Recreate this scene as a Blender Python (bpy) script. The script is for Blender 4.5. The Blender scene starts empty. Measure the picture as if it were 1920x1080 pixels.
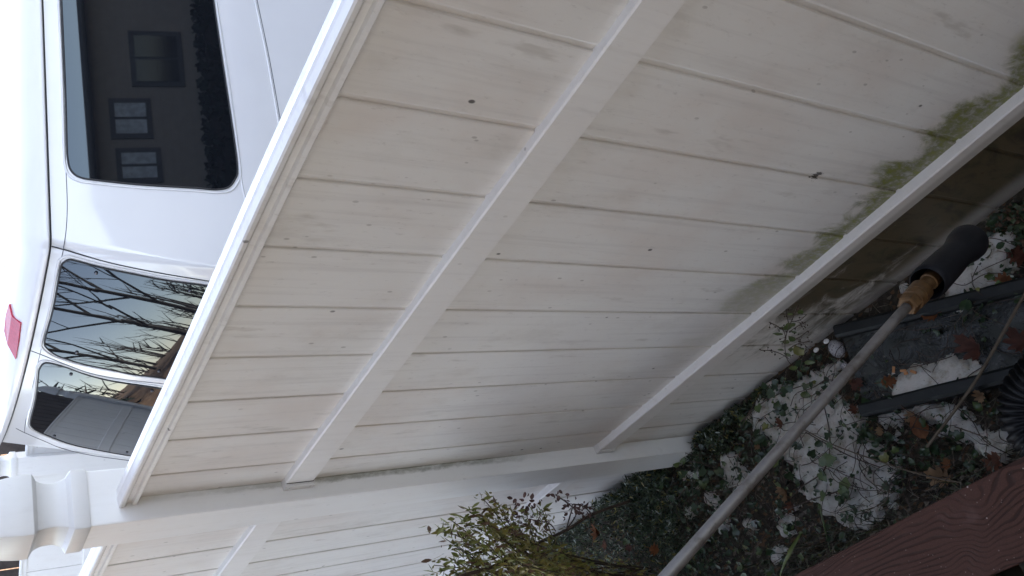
import bpy, bmesh, math, random
from mathutils import Vector, Matrix, noise
from mathutils.bvhtree import BVHTree
random.seed(7)
SC = bpy.context.scene
COL = SC.collection
R = math.radians
# ------------------------------------------------------------------ camera
EYE = 2.24
AX = Vector((0.49067921, -0.58349192, -0.64712526))
AY = Vector((-0.32640357, -0.81168808, 0.48437916))
AZ = Vector((-0.80789518, -0.02645079, -0.58873231))
cam_d = bpy.data.cameras.new('camera'); cam = bpy.data.objects.new('camera', cam_d); COL.objects.link(cam)
cx = Vector((AX.x, AY.x, AZ.x)); cy = -Vector((AX.y, AY.y, AZ.y)); cz = -Vector((AX.z, AY.z, AZ.z))
cam.matrix_world = Matrix(((cx.x, cy.x, cz.x, 0), (cx.y, cy.y, cz.y, 0), (cx.z, cy.z, cz.z, EYE), (0, 0, 0, 1)))
cam_d.sensor_width = 36; cam_d.lens = 30.0; cam_d.clip_start = 0.02; cam_d.clip_end = 500
SC.camera = cam
# ------------------------------------------------------------------ light
SUN_EL, SUN_AZ = R(28), R(142)          # azimuth measured clockwise from +Y
wd = bpy.data.worlds.new('World'); SC.world = wd; wd.use_nodes = True
nt = wd.node_tree; nt.nodes.clear()
sky = nt.nodes.new('ShaderNodeTexSky'); sky.sky_type = 'NISHITA'; sky.sun_disc = False
sky.sun_elevation = SUN_EL; sky.sun_rotation = SUN_AZ
sky.altitude = 2500; sky.air_density = .8; sky.dust_density = .0; sky.ozone_density = 4.
bg = nt.nodes.new('ShaderNodeBackground'); bg.inputs[1].default_value = 0.13
wo = nt.nodes.new('ShaderNodeOutputWorld')
hs = nt.nodes.new('ShaderNodeHueSaturation'); hs.inputs['Saturation'].default_value = .8
wm = nt.nodes.new('ShaderNodeMix'); wm.data_type = 'RGBA'; wm.blend_type = 'MULTIPLY'; wm.inputs[0].default_value = 1; wm.inputs[7].default_value = (1.28, 1.02, .78, 1)
nt.links.new(sky.outputs[0], hs.inputs['Color']); nt.links.new(hs.outputs[0], wm.inputs[6]); nt.links.new(wm.outputs[2], bg.inputs[0]); nt.links.new(bg.outputs[0], wo.inputs[0])
sd = bpy.data.lights.new('sun', 'SUN'); sd.energy = 3.6; sd.angle = R(0.5); sd.color = (1, .93, .84)
so = bpy.data.objects.new('sun', sd); COL.objects.link(so)
sdir = Vector((math.sin(SUN_AZ)*math.cos(SUN_EL), math.cos(SUN_AZ)*math.cos(SUN_EL), math.sin(SUN_EL)))
so.rotation_euler = sdir.to_track_quat('Z', 'Y').to_euler(); so.location = (0, -10, 12)
SC.view_settings.view_transform = 'Standard'; SC.view_settings.look = 'None'
SC.view_settings.exposure = 3.26; SC.view_settings.gamma = 1
SC.render.engine = 'CYCLES'
SC.cycles.max_bounces = 8
SC.render.resolution_x = 1024; SC.render.resolution_y = 576

# ------------------------------------------------------------------ geometry helpers
U = 0.8                                     # metres per survey unit
def ray(px, py):
    v = Vector((px-960, py-540, 1600.0))
    return Vector((AX.dot(v), AY.dot(v), AZ.dot(v))).normalized()
ORG = Vector((0, 0, EYE))
def at_z(px, py, z):                        # point at world height z
    d = ray(px, py); return ORG + d*((z-EYE)/d.z)
def at_y(px, py, y):
    d = ray(px, py); return ORG + d*(y/d.y)
def W(x, y, z):                             # survey units -> world metres
    return Vector((x*U, y*U, EYE+z*U))
def smooth(a, b, x):
    t = max(0., min(1., (x-a)/(b-a))); return t*t*(3-2*t)

def link(name, bm, mat, parent=None, shade=False, loc=None):
    me = bpy.data.meshes.new(name)
    if loc is not None: bmesh.ops.translate(bm, verts=bm.verts, vec=-Vector(loc))
    bm.normal_update(); bm.to_mesh(me); bm.free()
    mats = mat if isinstance(mat, (list, tuple)) else [mat]
    for m in mats: me.materials.append(m)
    if shade:
        for p in me.polygons: p.use_smooth = True
    o = bpy.data.objects.new(name, me); COL.objects.link(o)
    if parent is not None:
        o.parent = parent
    if loc is not None: o.location = loc if parent is None else (0, 0, 0)
    return o
class Thing:
    def __init__(s, name, loc, label, cat, group=None, kind=None):
        s.o = bpy.data.objects.new(name, None); COL.objects.link(s.o)
        s.loc = Vector(loc); s.o.location = s.loc; s.o.empty_display_size = .1
        tag(s.o, label, cat, group, kind)
    def part(s, name, bm, mat, shade=False, parent=None, label=None):
        me_o = link(name, bm, mat, parent or s.o, shade, s.loc)
        me_o.location = (0, 0, 0)
        if label: me_o['label'] = label
        return me_o
def tag(o, label=None, cat=None, group=None, kind=None):
    if label: o['label'] = label
    if cat: o['category'] = cat
    if group: o['group'] = group
    if kind: o['kind'] = kind
    return o
def single(name, bm, mat, label, cat, group=None, kind=None, shade=False, loc=None):
    if loc is None:
        loc = sum((v.co for v in bm.verts), Vector())/len(bm.verts)
        loc.z = min(v.co.z for v in bm.verts)
    o = link(name, bm, mat, None, shade, loc); o.location = loc
    return tag(o, label, cat, group, kind)
def box(bm, a, b, bevel=0.0, mi=0):
    x0, x1 = sorted((a[0], b[0])); y0, y1 = sorted((a[1], b[1])); z0, z1 = sorted((a[2], b[2]))
    r = bmesh.ops.create_cube(bm, size=1)
    for v in r['verts']:
        v.co = Vector(((x0+x1)/2+v.co.x*(x1-x0), (y0+y1)/2+v.co.y*(y1-y0), (z0+z1)/2+v.co.z*(z1-z0)))
    fs = set(f for v in r['verts'] for f in v.link_faces)
    for f in fs: f.material_index = mi
    if bevel:
        es = list(set(e for v in r['verts'] for e in v.link_edges))
        bmesh.ops.bevel(bm, geom=es, offset=bevel, segments=2, affect='EDGES', profile=.6)
def extrude_x(bm, prof, x0, x1, cuts=1, jitter=0.):
    """closed (y,z) profile swept along x"""
    n = len(prof); rows = []
    for i in range(cuts+1):
        x = x0+(x1-x0)*i/cuts
        rows.append([bm.verts.new((x, p[0], p[1])) for p in prof])
    for i in range(cuts):
        for k in range(n):
            bm.faces.new((rows[i][k], rows[i][(k+1) % n], rows[i+1][(k+1) % n], rows[i+1][k]))
    bm.faces.new(rows[0][::-1]); bm.faces.new(rows[-1])
    bmesh.ops.recalc_face_normals(bm, faces=bm.faces)
def tube(bm, pts, rad, n=8, cap=True, mi=0):
    """tube through pts; rad number or list"""
    pts = [Vector(p) for p in pts]; m = len(pts)
    rr = rad if isinstance(rad, (list, tuple)) else [rad]*m
    up = Vector((0.13, 0.31, .94)); rows = []
    for i, p in enumerate(pts):
        t = (pts[min(i+1, m-1)]-pts[max(i-1, 0)]).normalized()
        s = t.cross(up)
        if s.length < 1e-3: s = t.cross(Vector((1, 0, 0)))
        s.normalize(); q = s.cross(t).normalized(); up = q
        rows.append([bm.verts.new(p+(s*math.cos(a)+q*math.sin(a))*rr[i]) for a in [2*math.pi*k/n for k in range(n)]])
    for i in range(m-1):
        for k in range(n):
            f = bm.faces.new((rows[i][k], rows[i][(k+1) % n], rows[i+1][(k+1) % n], rows[i+1][k])); f.material_index = mi; f.smooth = True
    if cap:
        for r_, rev in ((rows[0], False), (rows[-1], True)):
            try:
                f = bm.faces.new(r_ if rev else r_[::-1]); f.material_index = mi
            except Exception: pass
def spline(pts, k=6):
    pts = [Vector(p) for p in pts]; out = []
    for i in range(len(pts)-1):
        p0 = pts[max(i-1, 0)]; p1 = pts[i]; p2 = pts[i+1]; p3 = pts[min(i+2, len(pts)-1)]
        for j in range(k):
            t = j/k
            out.append(.5*((2*p1)+(p2-p0)*t+(2*p0-5*p1+4*p2-p3)*t*t+(3*p1-p0-3*p2+p3)*t**3))
    out.append(pts[-1]); return out
def fbm(x, y, z=0., sc=1., oct=4):
    return noise.fractal(Vector((x*sc, y*sc, z*sc)), 1.0, 2.0, oct)

# ------------------------------------------------------------------ material helpers
class M:
    def __init__(s, name):
        s.m = bpy.data.materials.new(name); s.m.use_nodes = True
        s.t = s.m.node_tree; s.b = s.t.nodes['Principled BSDF']
        s.pos = s.t.nodes.new('ShaderNodeNewGeometry').outputs['Position']
    def n(s, typ, **kw):
        nd = s.t.nodes.new(typ)
        for k, v in kw.items(): setattr(nd, k, v)
        return nd
    def put(s, sock, v):
        if hasattr(v, 'is_output') or isinstance(v, bpy.types.NodeSocket): s.t.links.new(v, sock)
        else:
            if isinstance(v, (tuple, list)) and len(v) == 3 and sock.type == 'RGBA': v = (*v, 1)
            sock.default_value = v
    def math(s, op, a, b=0., c=None):
        nd = s.n('ShaderNodeMath', operation=op); s.put(nd.inputs[0], a); s.put(nd.inputs[1], b)
        if c is not None: s.put(nd.inputs[2], c)
        return nd.outputs[0]
    def mul(s, a, b): return s.math('MULTIPLY', a, b)
    def add(s, a, b): return s.math('ADD', a, b)
    def sub(s, a, b): return s.math('SUBTRACT', a, b)
    def step(s, v, a, b, lo=0., hi=1.):
        nd = s.n('ShaderNodeMapRange', interpolation_type='SMOOTHSTEP'); s.put(nd.inputs[0], v)
        nd.inputs[1].default_value = a; nd.inputs[2].default_value = b
        nd.inputs[3].default_value = lo; nd.inputs[4].default_value = hi
        return nd.outputs[0]
    def xyz(s):
        nd = s.n('ShaderNodeSeparateXYZ'); s.t.links.new(s.pos, nd.inputs[0]); return nd.outputs
    def mapped(s, scale, off=(0, 0, 0), src=None):
        nd = s.n('ShaderNodeMapping'); s.t.links.new(src or s.pos, nd.inputs[0])
        nd.inputs['Scale'].default_value = scale; nd.inputs['Location'].default_value = off
        return nd.outputs[0]
    def noise(s, scale=5., detail=4., rough=.55, vec=None, dist=0.):
        nd = s.n('ShaderNodeTexNoise'); s.t.links.new(vec or s.pos, nd.inputs['Vector'])
        nd.inputs['Scale'].default_value = scale; nd.inputs['Detail'].default_value = detail
        nd.inputs['Roughness'].default_value = rough; nd.inputs['Distortion'].default_value = dist
        return nd.outputs[0]
    def voro(s, scale=5., vec=None, feature='F1', out='Distance', rand=1.):
        nd = s.n('ShaderNodeTexVoronoi', feature=feature); s.t.links.new(vec or s.pos, nd.inputs['Vector'])
        nd.inputs['Scale'].default_value = scale; nd.inputs['Randomness'].default_value = rand
        return nd.outputs[out]
    def mix(s, f, a, b):
        nd = s.n('ShaderNodeMix', data_type='RGBA'); s.put(nd.inputs[0], f); s.put(nd.inputs[6], a); s.put(nd.inputs[7], b)
        return nd.outputs[2]
    def bump(s, h, strength=.3, dist=.01, nrm=None):
        nd = s.n('ShaderNodeBump'); s.put(nd.inputs['Height'], h)
        nd.inputs['Strength'].default_value = strength; nd.inputs['Distance'].default_value = dist
        if nrm is not None: s.t.links.new(nrm, nd.inputs['Normal'])
        return nd.outputs[0]
    def done(s, col=None, rough=None, nrm=None, **kw):
        if col is not None: s.put(s.b.inputs['Base Color'], col)
        if rough is not None: s.put(s.b.inputs['Roughness'], rough)
        if nrm is not None: s.t.links.new(nrm, s.b.inputs['Normal'])
        for k, v in kw.items(): s.put(s.b.inputs[k.replace('_', ' ')], v)
        return s.m

def mat_vinyl(name, algae=True, tone=(.70, .69, .665), rough=.42, dirt=1., rail=False):
    m = M(name); x, y, z = m.xyz()
    grain = m.noise(1., 5, .6, m.mapped((55, 55, 2.2)))
    cloud = m.noise(3.2, 5, .6, m.mapped((1, 1, .7)))
    blotch = m.noise(9., 6, .65, m.mapped((1, 1, .45), (3, 1, 7)))
    smear = m.noise(22., 4, .6, m.mapped((1, 1, .22), (9, 2, 1)))
    c = m.mix(m.mul(m.step(cloud, .42, .70), .5*dirt), tone, (.585, .51, .455))
    c = m.mix(m.mul(m.step(blotch, .52, .74), .36*dirt), c, (.45, .42, .375))
    c = m.mix(m.mul(m.step(smear, .62, .74), .42*dirt), c, (.36, .33, .29))
    c = m.mix(m.mul(m.step(grain, .48, .7), .3*min(1, dirt*.9)), c, (.45, .43, .41))
    tiny = m.noise(95., 4, .75, m.mapped((1, 1, .35), (1, 7, 4)))
    c = m.mix(m.mul(m.step(tiny, .56, .76), .34*dirt), c, (.34, .315, .285))
    # flecks
    vd = m.voro(11., m.mapped((1, 1, .62))); sel = m.noise(5.1, 2, .5, m.mapped((1, 1, 1), (4, 4, 4)))
    fl = m.mul(m.step(vd, .050, .03), m.step(sel, .42, .46))
    c = m.mix(m.mul(fl, .85*dirt), c, (.035, .03, .028))
    vd2 = m.voro(31., m.mapped((1, 1, .5), (2, 5, 3))); fl2 = m.mul(m.step(vd2, .10, .06), m.step(sel, .44, .54))
    c = m.mix(m.mul(fl2, .45*dirt), c, (.16, .14, .12))
    sp_ = at_y(1532, 332, .8)
    dv = m.n('ShaderNodeVectorMath', operation='DISTANCE'); m.t.links.new(m.mapped((1, 1, .75), (0, 0, 0)), dv.inputs[0]); dv.inputs[1].default_value = (sp_.x, sp_.y, sp_.z*.75)
    cl_ = m.noise(130., 4, .8, m.mapped((1, 1, .5)))
    c = m.mix(m.mul(m.step(m.add(m.step(dv.outputs[1], .0, .035, .32, -.3), cl_), .66, .72), .9), c, (.03, .024, .02))
    if algae:
        an = m.noise(15., 7, .7, m.mapped((1.25, 1, .55), (1, 2, 3), ), .6)
        an2 = m.noise(4.2, 3, .5, m.mapped((1.6, 1, .3), (8, 1, 2)))
        # just above the lower rail, strongest towards the right
        h = m.step(z, .455, .455+.26, 1., 0.)
        above = m.step(z, .44, .46)
        xr = m.step(x, -1.45, -.72)
        h2 = m.step(z, .46, .53, 1., 0.)
        an3 = m.noise(70., 5, .75, m.mapped((1, 1, .5)))
        a1 = m.mul(m.mul(above, xr), m.step(m.add(m.add(m.mul(h, .50), m.mul(h2, .16)), m.add(m.mul(an, .75), m.mul(an2, 1.9))), 1.58, 1.80))
        a1 = m.mul(m.mul(a1, m.step(h, .05, .5)), m.step(an3, .30, .62, .45, 1.))
        # below the lower rail
        low = m.step(z, .44, .42)
        xr2 = m.step(x, -1.75, -.62)
        if rail: a1w, a2w = .0, .35
        else: a1w, a2w = .96, .95
        nb = m.noise(8., 7, .68, m.mapped((.9, 1, 1.5), (5, 2, 8)), .8)
        edge = m.step(z, .03, .12)
        a2 = m.mul(low, m.mul(m.add(m.mul(edge, .55), .45), m.step(m.add(m.mul(xr2, .66), m.mul(nb, 1.15)), .78, 1.08)))
        # in the joint against the post
        dj = m.math('ABSOLUTE', m.add(x, 1.878))
        zj = m.mul(m.step(z, .60, .95), m.step(z, 1.9, 1.25, 0., 1.))
        onpost = m.step(y, .792, .78)
        wj = m.add(.006, m.mul(onpost, .03))
        a3 = m.mul(m.mul(zj, m.step(y, .796, .799)), m.step(m.add(m.math('DIVIDE', dj, wj), m.mul(an, -1.6)), .55, -.35))
        pj = m.mul(m.mul(m.step(x, -1.872, -1.8765), m.step(x, -1.882, -1.8785)), m.mul(zj, m.step(m.add(m.mul(m.step(y, .762, .80), .72), m.mul(an, 1.)), .84, 1.12)))
        g = m.mix(m.step(nb, .4, .62), (.10, .105, .022), (.085, .062, .03))
        c = m.mix(m.mul(a2, a2w), c, m.mix(m.step(an, .46, .64), (.085, .063, .028), m.mix(m.step(nb, .42, .58), (.024, .017, .006), (.030, .032, .005))))
        c = m.mix(m.mul(a1, a1w), c, m.mix(m.step(an3, .4, .65), (.058, .075, .004), (.19, .215, .025)))
        c = m.mix(m.mul(m.math('MAXIMUM', m.mul(a3, .85), m.mul(pj, .6)), m.step(an3, .3, .6, .35, 1.)), c, (.10, .10, .04))
    nb_ = m.bump(grain, .22, .0025); nb_ = m.bump(cloud, .15, .01, nb_)
    return m.done(c, rough, nb_, IOR=1.5, Specular_IOR_Level=.35)
def mat_plain(name, col, rough=.5, var=.25, scale=20., metallic=0., bump=.1, **kw):
    m = M(name); nz = m.noise(scale, 5, .6)
    dk = tuple(c*(1-var) for c in col); lt = tuple(min(1, c*(1+var)) for c in col)
    return m.done(m.mix(m.step(nz, .3, .7), dk, lt), rough, m.bump(nz, bump, .003), Metallic=metallic, **kw)

V_FENCE = mat_vinyl('weathered_vinyl')
V_RAIL = mat_vinyl('vinyl_rail', True, (.73, .72, .70), .4, .45, True)
V_TOP = mat_vinyl('vinyl_top_rail', False, (.71, .705, .69), .40, .8)
V_POST = mat_vinyl('vinyl_post', True, (.74, .74, .725), .38, .35)
V_CAP = mat_vinyl('vinyl_cap', False, (.62, .615, .60), .36, .3)
V_FAR = mat_vinyl('vinyl_far', False, (.78, .78, .76), .45, .25)
DARKGAP = mat_plain('dark_joint', (.02, .02, .02), .8)
SCREW = mat_plain('screw', (.55, .55, .55), .3, .1, metallic=.9)

# ------------------------------------------------------------------ ground
def ground_h(x, y):
    h = -.33*smooth(.9, 1.25, y)*smooth(-30, -9, x) if True else 0
    if y > 1.2 or x < -7:
        r = math.hypot(x, y); h += 1.05*smooth(9.5, 14, r)*smooth(1, -6, x)
    if -3.2 < x < .2 and -.3 < y < .9:
        h += .018*fbm(x, y, 3., 3.) + .008*fbm(x, y, 9., 14.)
    return h
def axis(lo, hi, a, b, st, grow=1.35):
    v = [a+i*(b-a)/int((b-a)/st) for i in range(int((b-a)/st)+1)]
    s = st; t = b
    while t < hi: s *= grow; t += s; v.append(min(t, hi))
    s = st; t = a
    while t > lo: s *= grow; t -= s; v.insert(0, max(t, lo))
    return v
def sheet(xs, ys, f):
    bm = bmesh.new(); g = [[bm.verts.new((x, y, f(x, y))) for x in xs] for y in ys]
    for j in range(len(ys)-1):
        for i in range(len(xs)-1): bm.faces.new((g[j][i], g[j][i+1], g[j+1][i+1], g[j+1][i]))
    return bm
m = M('soil'); n1 = m.noise(9., 8, .7); n2 = m.noise(60., 5, .7); v1 = m.voro(75., m.mapped((1, 1.6, 1)), out='Color')
sv = m.n('ShaderNodeSeparateColor'); m.t.links.new(v1, sv.inputs[0])
c = m.mix(m.step(n1, .35, .65), (.020, .015, .011), (.045, .038, .022))
c = m.mix(m.step(n2, .45, .7), c, (.07, .055, .038))
c = m.mix(m.mul(m.step(sv.outputs[0], .86, .9), .8), c, (.14, .075, .035))
c = m.mix(m.mul(m.step(sv.outputs[1], .9, .93), .7), c, (.22, .19, .15))
# leaf strewn bank far away
px_, py_, pz_ = m.xyz()
far = m.step(px_, -6.5, -8.)
vl = m.voro(9., out='Color'); s2 = m.n('ShaderNodeSeparateColor'); m.t.links.new(vl, s2.inputs[0])
lf = m.mix(s2.outputs[0], (.13, .065, .03), (.24, .15, .08))
c = m.mix(m.mul(far, m.step(n1, .3, .5)), c, lf)
SOIL = m.done(c, .85, m.bump(m.add(n2, m.mul(n1, 2.)), .6, .02))
xs = axis(-90, 90, -2.7, -.1, .02); ys = axis(-60, 110, -.2, .95, .02)
g = link('ground', sheet(xs, ys, ground_h), SOIL, None, True); g['kind'] = 'structure'
m = M('concrete'); n1 = m.noise(3., 6, .6); n2 = m.noise(90., 3, .6)
CONC = m.done(m.mix(m.step(n1, .3, .7), (.10, .10, .10), (.15, .148, .145)), .85, m.bump(n2, .3, .004))
def drv(x, y): return ground_h(x, y)+.006
g = link('driveway', sheet([-6.6+.4*i for i in range(30)], [1.4+.5*i for i in range(40)], drv), CONC); g['kind'] = 'structure'

# ------------------------------------------------------------------ the near vinyl fence
XP0, XP1 = -2.346, -2.505                     # post 1 faces
PX = [-2.346, -4.80, -.055]                   # right face x of each post (survey units)
PW = .159
SP = .1972
def panel(bm, x0, x1, zt, zb, yb, pitch, phase, thick=.022):
    """tongue and groove boards with v joints, front at y=yb"""
    xs_ = []; gx = phase
    while gx > x0: gx -= pitch
    gx += pitch; cuts = []
    while gx < x1: cuts.append(gx); gx += pitch
    pts = [(x0, yb)]
    for c_ in cuts:
        if c_-.012 < x0+.005 or c_+.012 > x1-.005: continue
        pts += [(c_-.0075, yb), (c_-.0056, yb+.0010), (c_-.0046, yb+.0036), (c_+.0030, yb+.0036), (c_+.0044, yb+.0010), (c_+.0075, yb)]
    pts.append((x1, yb))
    nz = 14
    rows = []
    for k in range(nz+1):
        z = zb+(zt-zb)*k/nz
        rows.append([bm.verts.new((p[0], p[1]+.0016*math.sin(p[0]*9+z*2.3), z)) for p in pts])
    for k in range(nz):
        for i in range(len(pts)-1): bm.faces.new((rows[k][i], rows[k][i+1], rows[k+1][i+1], rows[k+1][i]))
    # back
    b0 = bm.verts.new((x0, yb+thick, zb)); b1 = bm.verts.new((x1, yb+thick, zb)); b2 = bm.verts.new((x1, yb+thick, zt)); b3 = bm.verts.new((x0, yb+thick, zt))
    bm.faces.new((b1, b0, b3, b2))
def rail_prof(yf, yk, zt, zb, r=.003):
    return [(yf+r, zt), (yf, zt-r), (yf, zb+r), (yf+r, zb), (yk-r, zb), (yk, zb+r), (yk, zt-r), (yk-r, zt)]
def u(y, z): return (y*U, EYE+z*U)
top_prof = [u(.974, -.5165), u(.9765, -.5125), u(.995, -.5110), u(1.003, -.5095), u(1.012, -.511), u(1.028, -.5115), u(1.031, -.5160), u(1.031, -.524), u(1.026, -.529), u(1.022, -.5315), u(1.022, -.548), u(1.024, -.5595), u(.981, -.5595), u(.9785, -.557), u(.9795, -.5478), u(.9825, -.5465), u(.9865, -.545), u(.987, -.5335), u(.981, -.5305), u(.9745, -.5245)]
FY = 1.0*U
fence = Thing('vinyl_fence', (XP1*U+.06, FY, 0), 'white vinyl privacy fence with algae along its lower rail, running beside the deck', 'fence')
ZT, ZB = EYE-.545*U, .0
segs = [(PX[0], PX[2]-PW), (PX[1], PX[0]-PW), (PX[2], 2.3)]
PH = [-.639, -.639-.05, -.639]
for i, (a, b) in enumerate(segs):
    bm = bmesh.new(); panel(bm, a*U, b*U, ZT, -.01+.0, FY, SP*U, (PH[i])*U)
    fence.part('board_panel', bm, V_FENCE)
    bm = bmesh.new(); extrude_x(bm, top_prof, a*U, b*U, 24)
    tr = fence.part('top_rail', bm, V_TOP)
    for v in tr.data.vertices: v.co.z += .0012*math.sin(v.co.x*7)
    bm = bmesh.new(); extrude_x(bm, rail_prof(.979*U, 1.022*U, EYE-.969*U, EYE-1.0585*U), a*U, b*U, 2)
    fence.part('middle_rail', bm, V_RAIL)
    bm = bmesh.new(); extrude_x(bm, rail_prof(.9725*U, 1.022*U, EYE-2.221*U, EYE-2.302*U), a*U, b*U, 2)
    fence.part('bottom_rail', bm, V_RAIL)
    # brackets where the rails meet the posts
    if i < 2:
        for zt, zb, nm in ((-.967, -1.0605, 0), (-2.219, -2.304, 1)):
            xe = a
            bm = bmesh.new(); extrude_x(bm, rail_prof((.9685)*U, 1.026*U, EYE+zt*U, EYE+zb*U, .002), xe*U+.0005, xe*U+.0215, 1)
            br = fence.part('rail_bracket', bm, V_CAP)
            for zz in (zt-.012, zb+.012):
                bm = bmesh.new()
                r_ = bmesh.ops.create_uvsphere(bm, u_segments=10, v_segments=6, radius=.0036)
                for v in r_['verts']: v.co = Vector((v.co.x, v.co.y*.6, v.co.z))+Vector((xe*U+.011, .9683*U, EYE+zz*U))
                fence.part('screw', bm, SCREW, True, br)
            bm = bmesh.new(); box(bm, (xe*U+.0216, .9775*U, EYE+zt*U-.0035), (xe*U+.0232, .985*U, EYE+zb*U+.003))
            fence.part('joint', bm, DARKGAP, parent=br)
def gothic_cap(t, parent, cxp, cyp, zb, w, mat, sc=1.):
    """square gothic post cap: collar, cove, bell, point"""
    lev = [(.525, 0), (.535, .004), (.535, .029), (.530, .032)]
    for k in range(11):                       # cove
        a = k/10
        lev.append((.525-.13*math.sqrt(max(0, 1-(2*a-1)**2)), .0325+.070*a))
    lev += [(.535, .1045)]
    for k in range(1, 13):                    # bell
        a = k/12
        lev.append((max(.004, .54*math.sqrt(max(0., 1-a**1.7))), .1055+.172*a*sc))
    bm = bmesh.new(); rows = []
    for h, z in lev:
        hw = h*w; r = min(.006, hw*.3); row = []
        for sx, sy in ((1, 1), (-1, 1), (-1, -1), (1, -1)):
            o = [(sx*hw, sy*(hw-r)), (sx*(hw-r*.3), sy*(hw-r*.3)), (sx*(hw-r), sy*hw)]
            if sx*sy < 0: o = o[::-1]
            row += [bm.verts.new((cxp+p[0], cyp+p[1], zb+z)) for p in o]
        rows.append(row)
    n = 12
    for i in range(len(rows)-1):
        for k in range(n): bm.faces.new((rows[i][k], rows[i][(k+1) % n], rows[i+1][(k+1) % n], rows[i+1][k]))
    bm.faces.new(rows[-1]); bm.faces.new(rows[0][::-1])
    bmesh.ops.recalc_face_normals(bm, faces=bm.faces)
    o = t.part('post_cap', bm, mat, parent=parent)
    return o
def shade_auto(o, ang=28):
    me = o.data
    for p in me.polygons: p.use_smooth = True
    me.set_sharp_from_angle(angle=R(ang))
for k, px0 in enumerate(PX):
    x1 = px0*U; x0 = (px0-PW)*U; y0 = .933*U; y1 = y0+PW*U
    bm = bmesh.new(); box(bm, (x0, y0, -.02), (x1, y1, EYE-.436*U), .004)
    po = fence.part('post', bm, V_POST)
    c_ = gothic_cap(fence, po, (x0+x1)/2, (y0+y1)/2, EYE-.4405*U, PW*U, V_CAP); shade_auto(c_)

# ------------------------------------------------------------------ far fence by the driveway
def far_fence():
    base = ORG + ray(25, 872)*6.3
    gz = -.33
    d = Vector((-.70, -.714, 0)).normalized(); nrm = Vector((.714, -.70, 0))
    topz = (ORG + ray(47, 872)*6.3).z
    t = Thing('vinyl_fence', (base.x, base.y, gz), 'white vinyl fence behind the van with its own capped post', 'fence')
    def lb(bm, a, b, bev=0.):            # box in (along, out, z) frame
        n0 = len(bm.verts); box(bm, a, b, bev)
        bm.verts.ensure_lookup_table()
        for v in bm.verts[n0:]:
            q = v.co.copy(); v.co = Vector((base.x, base.y, 0))+d*q.x+nrm*q.y+Vector((0, 0, q.z))
    w = .127
    for al in (0., -.62, 2.1):
        bm = bmesh.new(); lb(bm, (al-w/2, -w/2, gz), (al+w/2, w/2, topz+.055), .004); po = t.part('post', bm, V_FAR)
        cp = gothic_cap(t, po, 0, 0, 0, w, V_FAR)
        ang = math.atan2(d.y, d.x)
        rot = Matrix.Rotation(ang, 4, 'Z'); pos = Vector((base.x, base.y, 0))+d*al+Vector((0, 0, topz+.05))-t.loc
        for v in cp.data.vertices: v.co = rot @ (v.co+t.loc)+pos
        shade_auto(cp)
    for a, b in ((w/2, 2.1-w/2), (-.62+w/2, -w/2)):
        bm = bmesh.new(); n_ = max(1, round((b-a)/.158)); st = (b-a)/n_
        for i in range(n_): lb(bm, (a+i*st+.0012, -.011, gz+.03), (a+(i+1)*st-.0012, .011, topz-.03), .0015)
        t.part('board_panel', bm, V_FAR)
        bm = bmesh.new(); lb(bm, (a, -.024, topz-.014), (b, .024, topz), .003); lb(bm, (a, -.018, topz-.038), (b, .018, topz-.0145), .001); t.part('top_rail', bm, V_FAR)
        bm = bmesh.new(); lb(bm, (a, -.020, topz-.44), (b, .020, topz-.366), .003); t.part('middle_rail', bm, V_FAR)
        bm = bmesh.new(); lb(bm, (a+.0, -.026, topz-.446), (a+.03, .026, topz-.36), .003); t.part('rail_bracket', bm, V_FAR)
    return t
far_fence()

# ------------------------------------------------------------------ white van
m = M('van_paint'); nz = m.noise(2., 3, .5)
PAINT = m.done(m.mix(m.step(nz, .3, .7), (.62, .61, .605), (.66, .65, .64)), .28, Coat_Weight=.8, Coat_Roughness=.06)
m = M('van_glass'); nz = m.noise(300., 2)
GLASS = m.done((.006, .007, .009), .015, IOR=1.52, Specular_IOR_Level=.5, Specular_Tint=(.66, .80, 1., 1.))
RUBBER = mat_plain('seal_rubber', (.012, .012, .013), .6)
REDL = mat_plain('red_lens', (.42, .03, .06), .18, .12, 60.)
CHROME = mat_plain('bolt_metal', (.12, .12, .13), .3, .2, metallic=.8)
TYRE = mat_plain('tyre_rubber', (.02, .02, .02), .8)
RIM = mat_plain('wheel_metal', (.45, .45, .47), .3, .1, metallic=.9)
C0 = Vector((-3.148, 2.5, 0)); ZG = EYE-.54
va = Vector((.225, .974, 0)); vns = Vector((.974, -.225, 0))
vh = Vector((.05, .99875, 0)); vp = Vector((-.99875, .05, 0))
VW, BOW = 1.95, .1
def gk(z, cap): return min(ZG-z, cap)
def sideP(t, z, off=0.):
    e = .14*gk(z, .85)+off
    p = C0+va*min(t, 1.75)+vns*e
    if t > 1.75:
        q = t-1.75; k = min(1., q/1.2)
        p += va*(q if q < 0 else 0)
        dirn = va*(1-k*.5)+vh*(k*.5); p += dirn.normalized()*q
    return Vector((p.x, p.y, z))
def rearP(s, z, off=0.):
    e = 4*BOW*(s/VW)*(1-s/VW)+.214*gk(z, .95)+off
    p = C0+vp*s-vh*e
    return Vector((p.x, p.y, z))
def hit_side(px, py, off=0.):
    d = ray(px, py); lo, hi = .5, 12.
    def F(k):
        P = ORG+d*k; return (P-C0).xy.dot(vns.xy)-.14*gk(P.z, .85)-off
    flo = F(lo)
    for _ in range(60):
        mid = (lo+hi)/2
        if F(mid)*flo > 0: lo = mid
        else: hi = mid
    P = ORG+d*lo; return (P-C0).xy.dot(va.xy), P.z, P
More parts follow.
